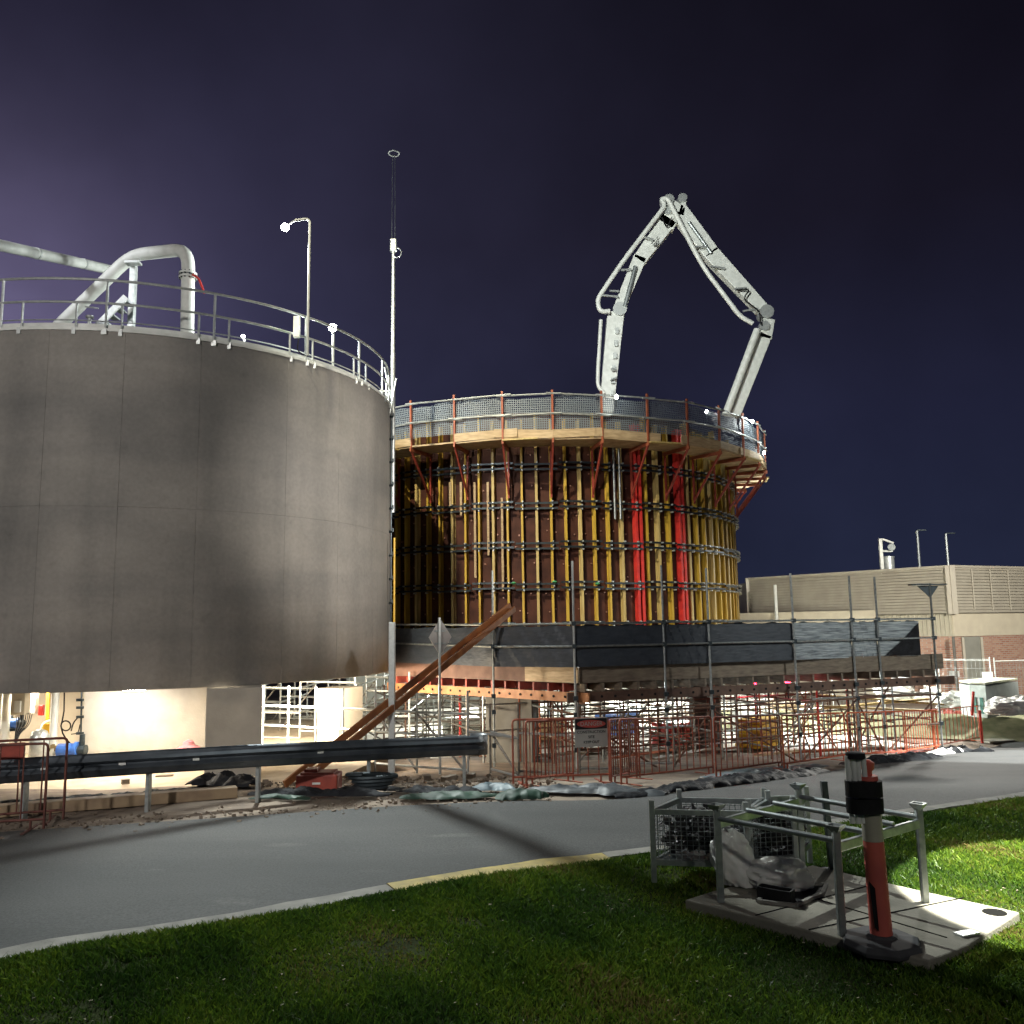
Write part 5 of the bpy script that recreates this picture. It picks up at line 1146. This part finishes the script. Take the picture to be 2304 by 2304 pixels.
wb_ = at_d(1655, 1395, 45.2); zz = up_z(kL, 1383)
LW = thing('low_building', 'low cream annexe seen just right of the formwork', 'building', (kFL.x, kFL.y, -1.05))
MB().prism([(kFL.x-2, kFL.y+.6), (kA.x-2.2, 38.9), (kA.x-2.2, 42), (kFL.x-2, kFL.y+4)], -1.1, up_z(kFL, 1383)).build('wall', cream, LW)
q = at_d(1827, 1388, 42); MB().box(q, (.75, .5, .45)).build('roof_unit', mat('unit_brown', (.2, .17, .13)), LW)
for px_, y0, y1, w_, lb, nm in ((1745, 1395, 1316, .06, 'short white vent pipe rising beside the louvred wall', 'vent_pipe'), (2067, 1282, 1194, .045, 'thin grey lamp mast left of the building corner', 'lamp_mast'), (2131, 1275, 1201, .045, 'thin grey lamp mast at the building corner', 'lamp_mast')):
    Yq = 38.5 if px_ > 2000 else 42; q = at_d(px_+3, y0, Yq); r = thing(nm, lb, 'mast', (q.x, q.y, q.z-.3)); z_ = up_z(q, y1)
    MB().tube((q.x, q.y, q.z-.3), (q.x, q.y, z_), w_*1.3, 8).build('pole', whitepaint if nm == 'vent_pipe' else galv, r, smooth=True)
    if nm == 'lamp_mast': MB().box((q.x+.2, q.y, z_+.02), (.4, .12, .05)).build('lamp_head', darksteel, r)
q = at_d(1985, 1284, 38.8); r = thing('roof_floodlight', 'white bracket with a round floodlight on the building roof', 'light', q)
MB().beam((q.x, q.y, q.z-.2), (q.x, q.y, up_z(q, 1212)), .14, .12).build('post', whitepaint, r); a, e = at_d(1985, 1213, 38.8), at_d(2010, 1222, 38.8); MB().beam(a, e, .08, .08).beam(at_d(1986, 1240, 38.8), at_d(2008, 1240, 38.8), .08, .08).build('arm', whitepaint, r)
MB().tube(at_d(2006, 1231, 38.7), at_d(2006, 1231, 38.5), .16, 16).build('lamp_body', galv, r, smooth=True)
q = at_d(2000, 1283, 39.1); simple('roof_vent', 'short round metal vent on the building roof', 'vent', MB().lathe((q.x, q.y, q.z-.2), [(.26, 0), (.26, .75), (.28, .77), (.28, .82), (.1, .85)], 18), galvw, smooth=True)
for px_, lb in ((2137, 'small white notice on the brick wall beside the downpipe'),):
    i = min((k/400 for k in range(401)), key=lambda t: abs(px_of(kL.lerp(kA, t))[0]-px_)); c = kL.lerp(kA, i)+n*.06; c.z = up_z(c, 1516); simple('wall_notice', lb, 'sign', MB().box(c, (.42, .03, .24), Matrix.Rotation(atan2(d.y, d.x), 3, 'Z')), whitepaint)
# temporary fence
def tfence(p, q, py, label, sign=None):
    P = at_d(*p); Q = at_d(*q); P.z = G(P.x, P.y); Q.z = G(Q.x, Q.y); r = thing('temporary_fence', label, 'fence', P, 'temporary wire fence panels'); h = up_z(P, py)-P.z; u = Vector((0, 0, h)); lo = Vector((0, 0, .12))
    MB().tube(P, P+u*1.02, .02, 8).tube(Q, Q+u*1.02, .02, 8).tube(P+u*.97, Q+u*.97, .017, 8).tube(P+lo, Q+lo, .017, 8).build('frame', galvw, r, smooth=True)
    b = MB(); L = (Q-P).length; k = .12
    while k < L: c = P.lerp(Q, k/L); b.tube(c+lo, c+u*.97, .0035, 4, caps=False); k += .12
    z = .4
    while z < h: b.tube(P+Vector((0, 0, z)), Q+Vector((0, 0, z)), .0035, 4, caps=False); z += .3
    b.build('wire', galv, r)
    for e in (P, Q): MB().box(e+Vector((0, 0, .05)), (.5, .22, .1)).build('foot_block', kerbm, r, bevel=.02)
    return r, P, Q
tfence((2112, 1500, 28.5), (2228, 1500, 28.0), 1481, 'wire fence panel in front of the grey roller door')
r, P, Q = tfence((2238, 1500, 28.0), (2380, 1500, 28.6), 1483, 'wire fence panel cut by the right picture edge')
tfence((1870, 1500, 31), (1985, 1500, 30), 1530, 'wire fence panel seen under the right end of the deck')
c = at_d(2222, 1519, 27.9); simple('fence_notice', 'small white notice wired to the fence', 'sign', MB().box(c, (.33, .02, .2)), whitepaint)
# bin and bags
c = at_d(2190, 1580, 25.8); g = G(c.x, c.y)
BN = thing('waste_bin', 'pale green steel waste bin with lids beside the fence', 'bin', (c.x, c.y, g))
f0, f1, f2 = at_d(2186, 1590, 25.3), at_d(2222, 1590, 24.9), at_d(2296, 1590, 26.6)
zt_ = up_z(f0, 1542); zb_ = up_z(f0, 1586)
zb_ = G(f1.x, f1.y)+.12
base = [(f0.x, f0.y), (f1.x, f1.y), (f2.x, f2.y), (f2.x-.6, f2.y+.5), (f0.x+.1, f0.y+.8)]
MB().prism(base, zt_-.9, zt_).build('body', mat('bin_side', (.30, .33, .33), (.22, .25, .25), 3, .5), BN, bevel=.02)
fd = (f1-f0).normalized(); fn = Vector((fd.y, -fd.x, 0)); b = MB(); b.slabpoly([Vector((f0.x, f0.y, zt_-.88))+fn*.02, Vector((f1.x, f1.y, zt_-.88))+fn*.02, Vector((f1.x, f1.y, zt_+.02))+fn*.02, Vector((f0.x, f0.y, zt_+.02))+fn*.02], fn*.02); b.build('end_panel', mat('bin_white', (.62, .72, .68)), BN)
for t in (.3, .72): c_ = f0.lerp(f1, t)+fn*.05; MB().box((c_.x, c_.y, zt_-.55), (.09, .03, .45), Matrix.Rotation(atan2(fd.y, fd.x), 3, 'Z')).build('slot', mat('bin_green', (.05, .2, .16)), BN)
MB().slabpoly([Vector((x, y, zt_+.04)) for x, y in base], (0, 0, .06)).build('lid', mat('bin_lid', (.6, .63, .5), (.35, .36, .25), 6, .5), BN, bevel=.02)
for px_, py_, Y, R3, lb, sd in ((2020, 1556, 29, (.55, .4, .40), 'big white waste bag behind the scaffold right end', 11), (2050, 1552, 29.5, (.35, .3, .36), 'white waste bag right of the big bag', 12), (2088, 1560, 28.5, (.36, .3, .25), 'low white bag beside the brown drum', 13), (2140, 1572, 27, (.42, .32, .24), 'white bag slumped in front of the downpipe', 14), (2168, 1578, 27, (.3, .25, .15), 'small white bag right of the slumped bag', 15), (2270, 1586, 24.6, (.55, .4, .22), 'spread white sheet bag below the waste bin', 16), (2296, 1580, 25.2, (.35, .3, .22), 'white bag at the right picture edge', 17)):
    q = at_d(px_, py_+14, Y); q.z = up_z(q, py_+16); bag(q-Vector((0, 0, R3[2]*.3)), R3, lb, sd, nse=.2)
# bank of soil the bags stand on
b = MB(); ctr = [(6.5, 30.5), (9.5, 29.2), (12.2, 28), (14.5, 26.8), (17.5, 26.5), (24, 27)]; m_ = 9
C = resample([Vector((x, y, 0)) for x, y in ctr], 40)
for i, p in enumerate(C):
    for j in range(m_):
        v = j/(m_-1); y = p.y-1.9+v*4.5; hgt = .55*math.exp(-((v-.45)/.26)**2); b.v.append((p.x+.1*hn(i, j), y, G(p.x, y)-.02+hgt*(1+.15*hn(p.x*2, y*3))))
b.f = [(i*m_+j, (i+1)*m_+j, (i+1)*m_+j+1, i*m_+j+1) for i in range(39) for j in range(m_-1)]
struct(b.build('earth_bank', mat('earth_bank', (.20, .19, .11), (.10, .11, .05), 3, .95, bump=.6, bscale=10), smooth=True))
q = at_d(2068, 1550, 28.6); simple('brown_drum', 'rusty brown drum between the white bags', 'drum', MB().lathe((q.x, q.y, q.z-.35), [(.14, 0), (.14, .6), (.15, .62), (.15, .68), (.05, .7)], 14), rusttube, smooth=True)
for k, (a, e, lb) in enumerate((((2190, 1556, 23.4), (2187, 1610, 23.4), 'thin red marker stake in front of the bin'), ((2204, 1598, 22.8), (2210, 1672, 22.8), 'leaning red stake at the end of the barrier row'), ((1990, 1598, 22.8), (1988, 1640, 22.8), 'red stake behind the right hand barriers'))):
    simple('red_stake', lb, 'stake', MB().tube(at_d(*a), at_d(*e), .035, 8), mat('marker_red', (.85, .06, .03)), 'red marker stakes', smooth=True)
crumple([(2085, 1600), (2140, 1606), (2205, 1608)], .8, .3, mat('oxide_heap', (.30, .06, .04), (.16, .035, .025), 8, .7), 'heap of dark red netting draped on the right barriers', 'netting', 31, 'red_netting')
crumple([(1960, 1694), (2040, 1690), (2120, 1686)], .7, .2, MT['oxide_heap'], 'low red netting heap behind the right barriers', 'netting', 32, 'red_netting')
for k, (a, e) in enumerate((((1800, 1560, 25), (2120, 1585, 25)), ((1830, 1588, 24), (2110, 1600, 24)), ((1780, 1600, 25), (2090, 1572, 25)))):
    simple('long_plank', ('highest', 'middle', 'lowest')[k]+' of three long planks lying beyond the right end of the scaffold', 'plank', MB().beam(at_d(*a), at_d(*e), .22, .05), paleyel)
b = MB()
for x, y, w_, h_ in ((2225, 1658, .9, .5), (2268, 1650, .9, .5), (2240, 1668, .9, .5), (2295, 1655, .9, .5)):
    p = at_g(x, y); b.box(p+Vector((0, 0, .02)), (w_, h_, .05), Matrix.Rotation(.3, 3, 'Z'))
simple('paving_stones', 'loose pale paving slabs set in the verge beyond the barriers', 'paving', b, slabm)
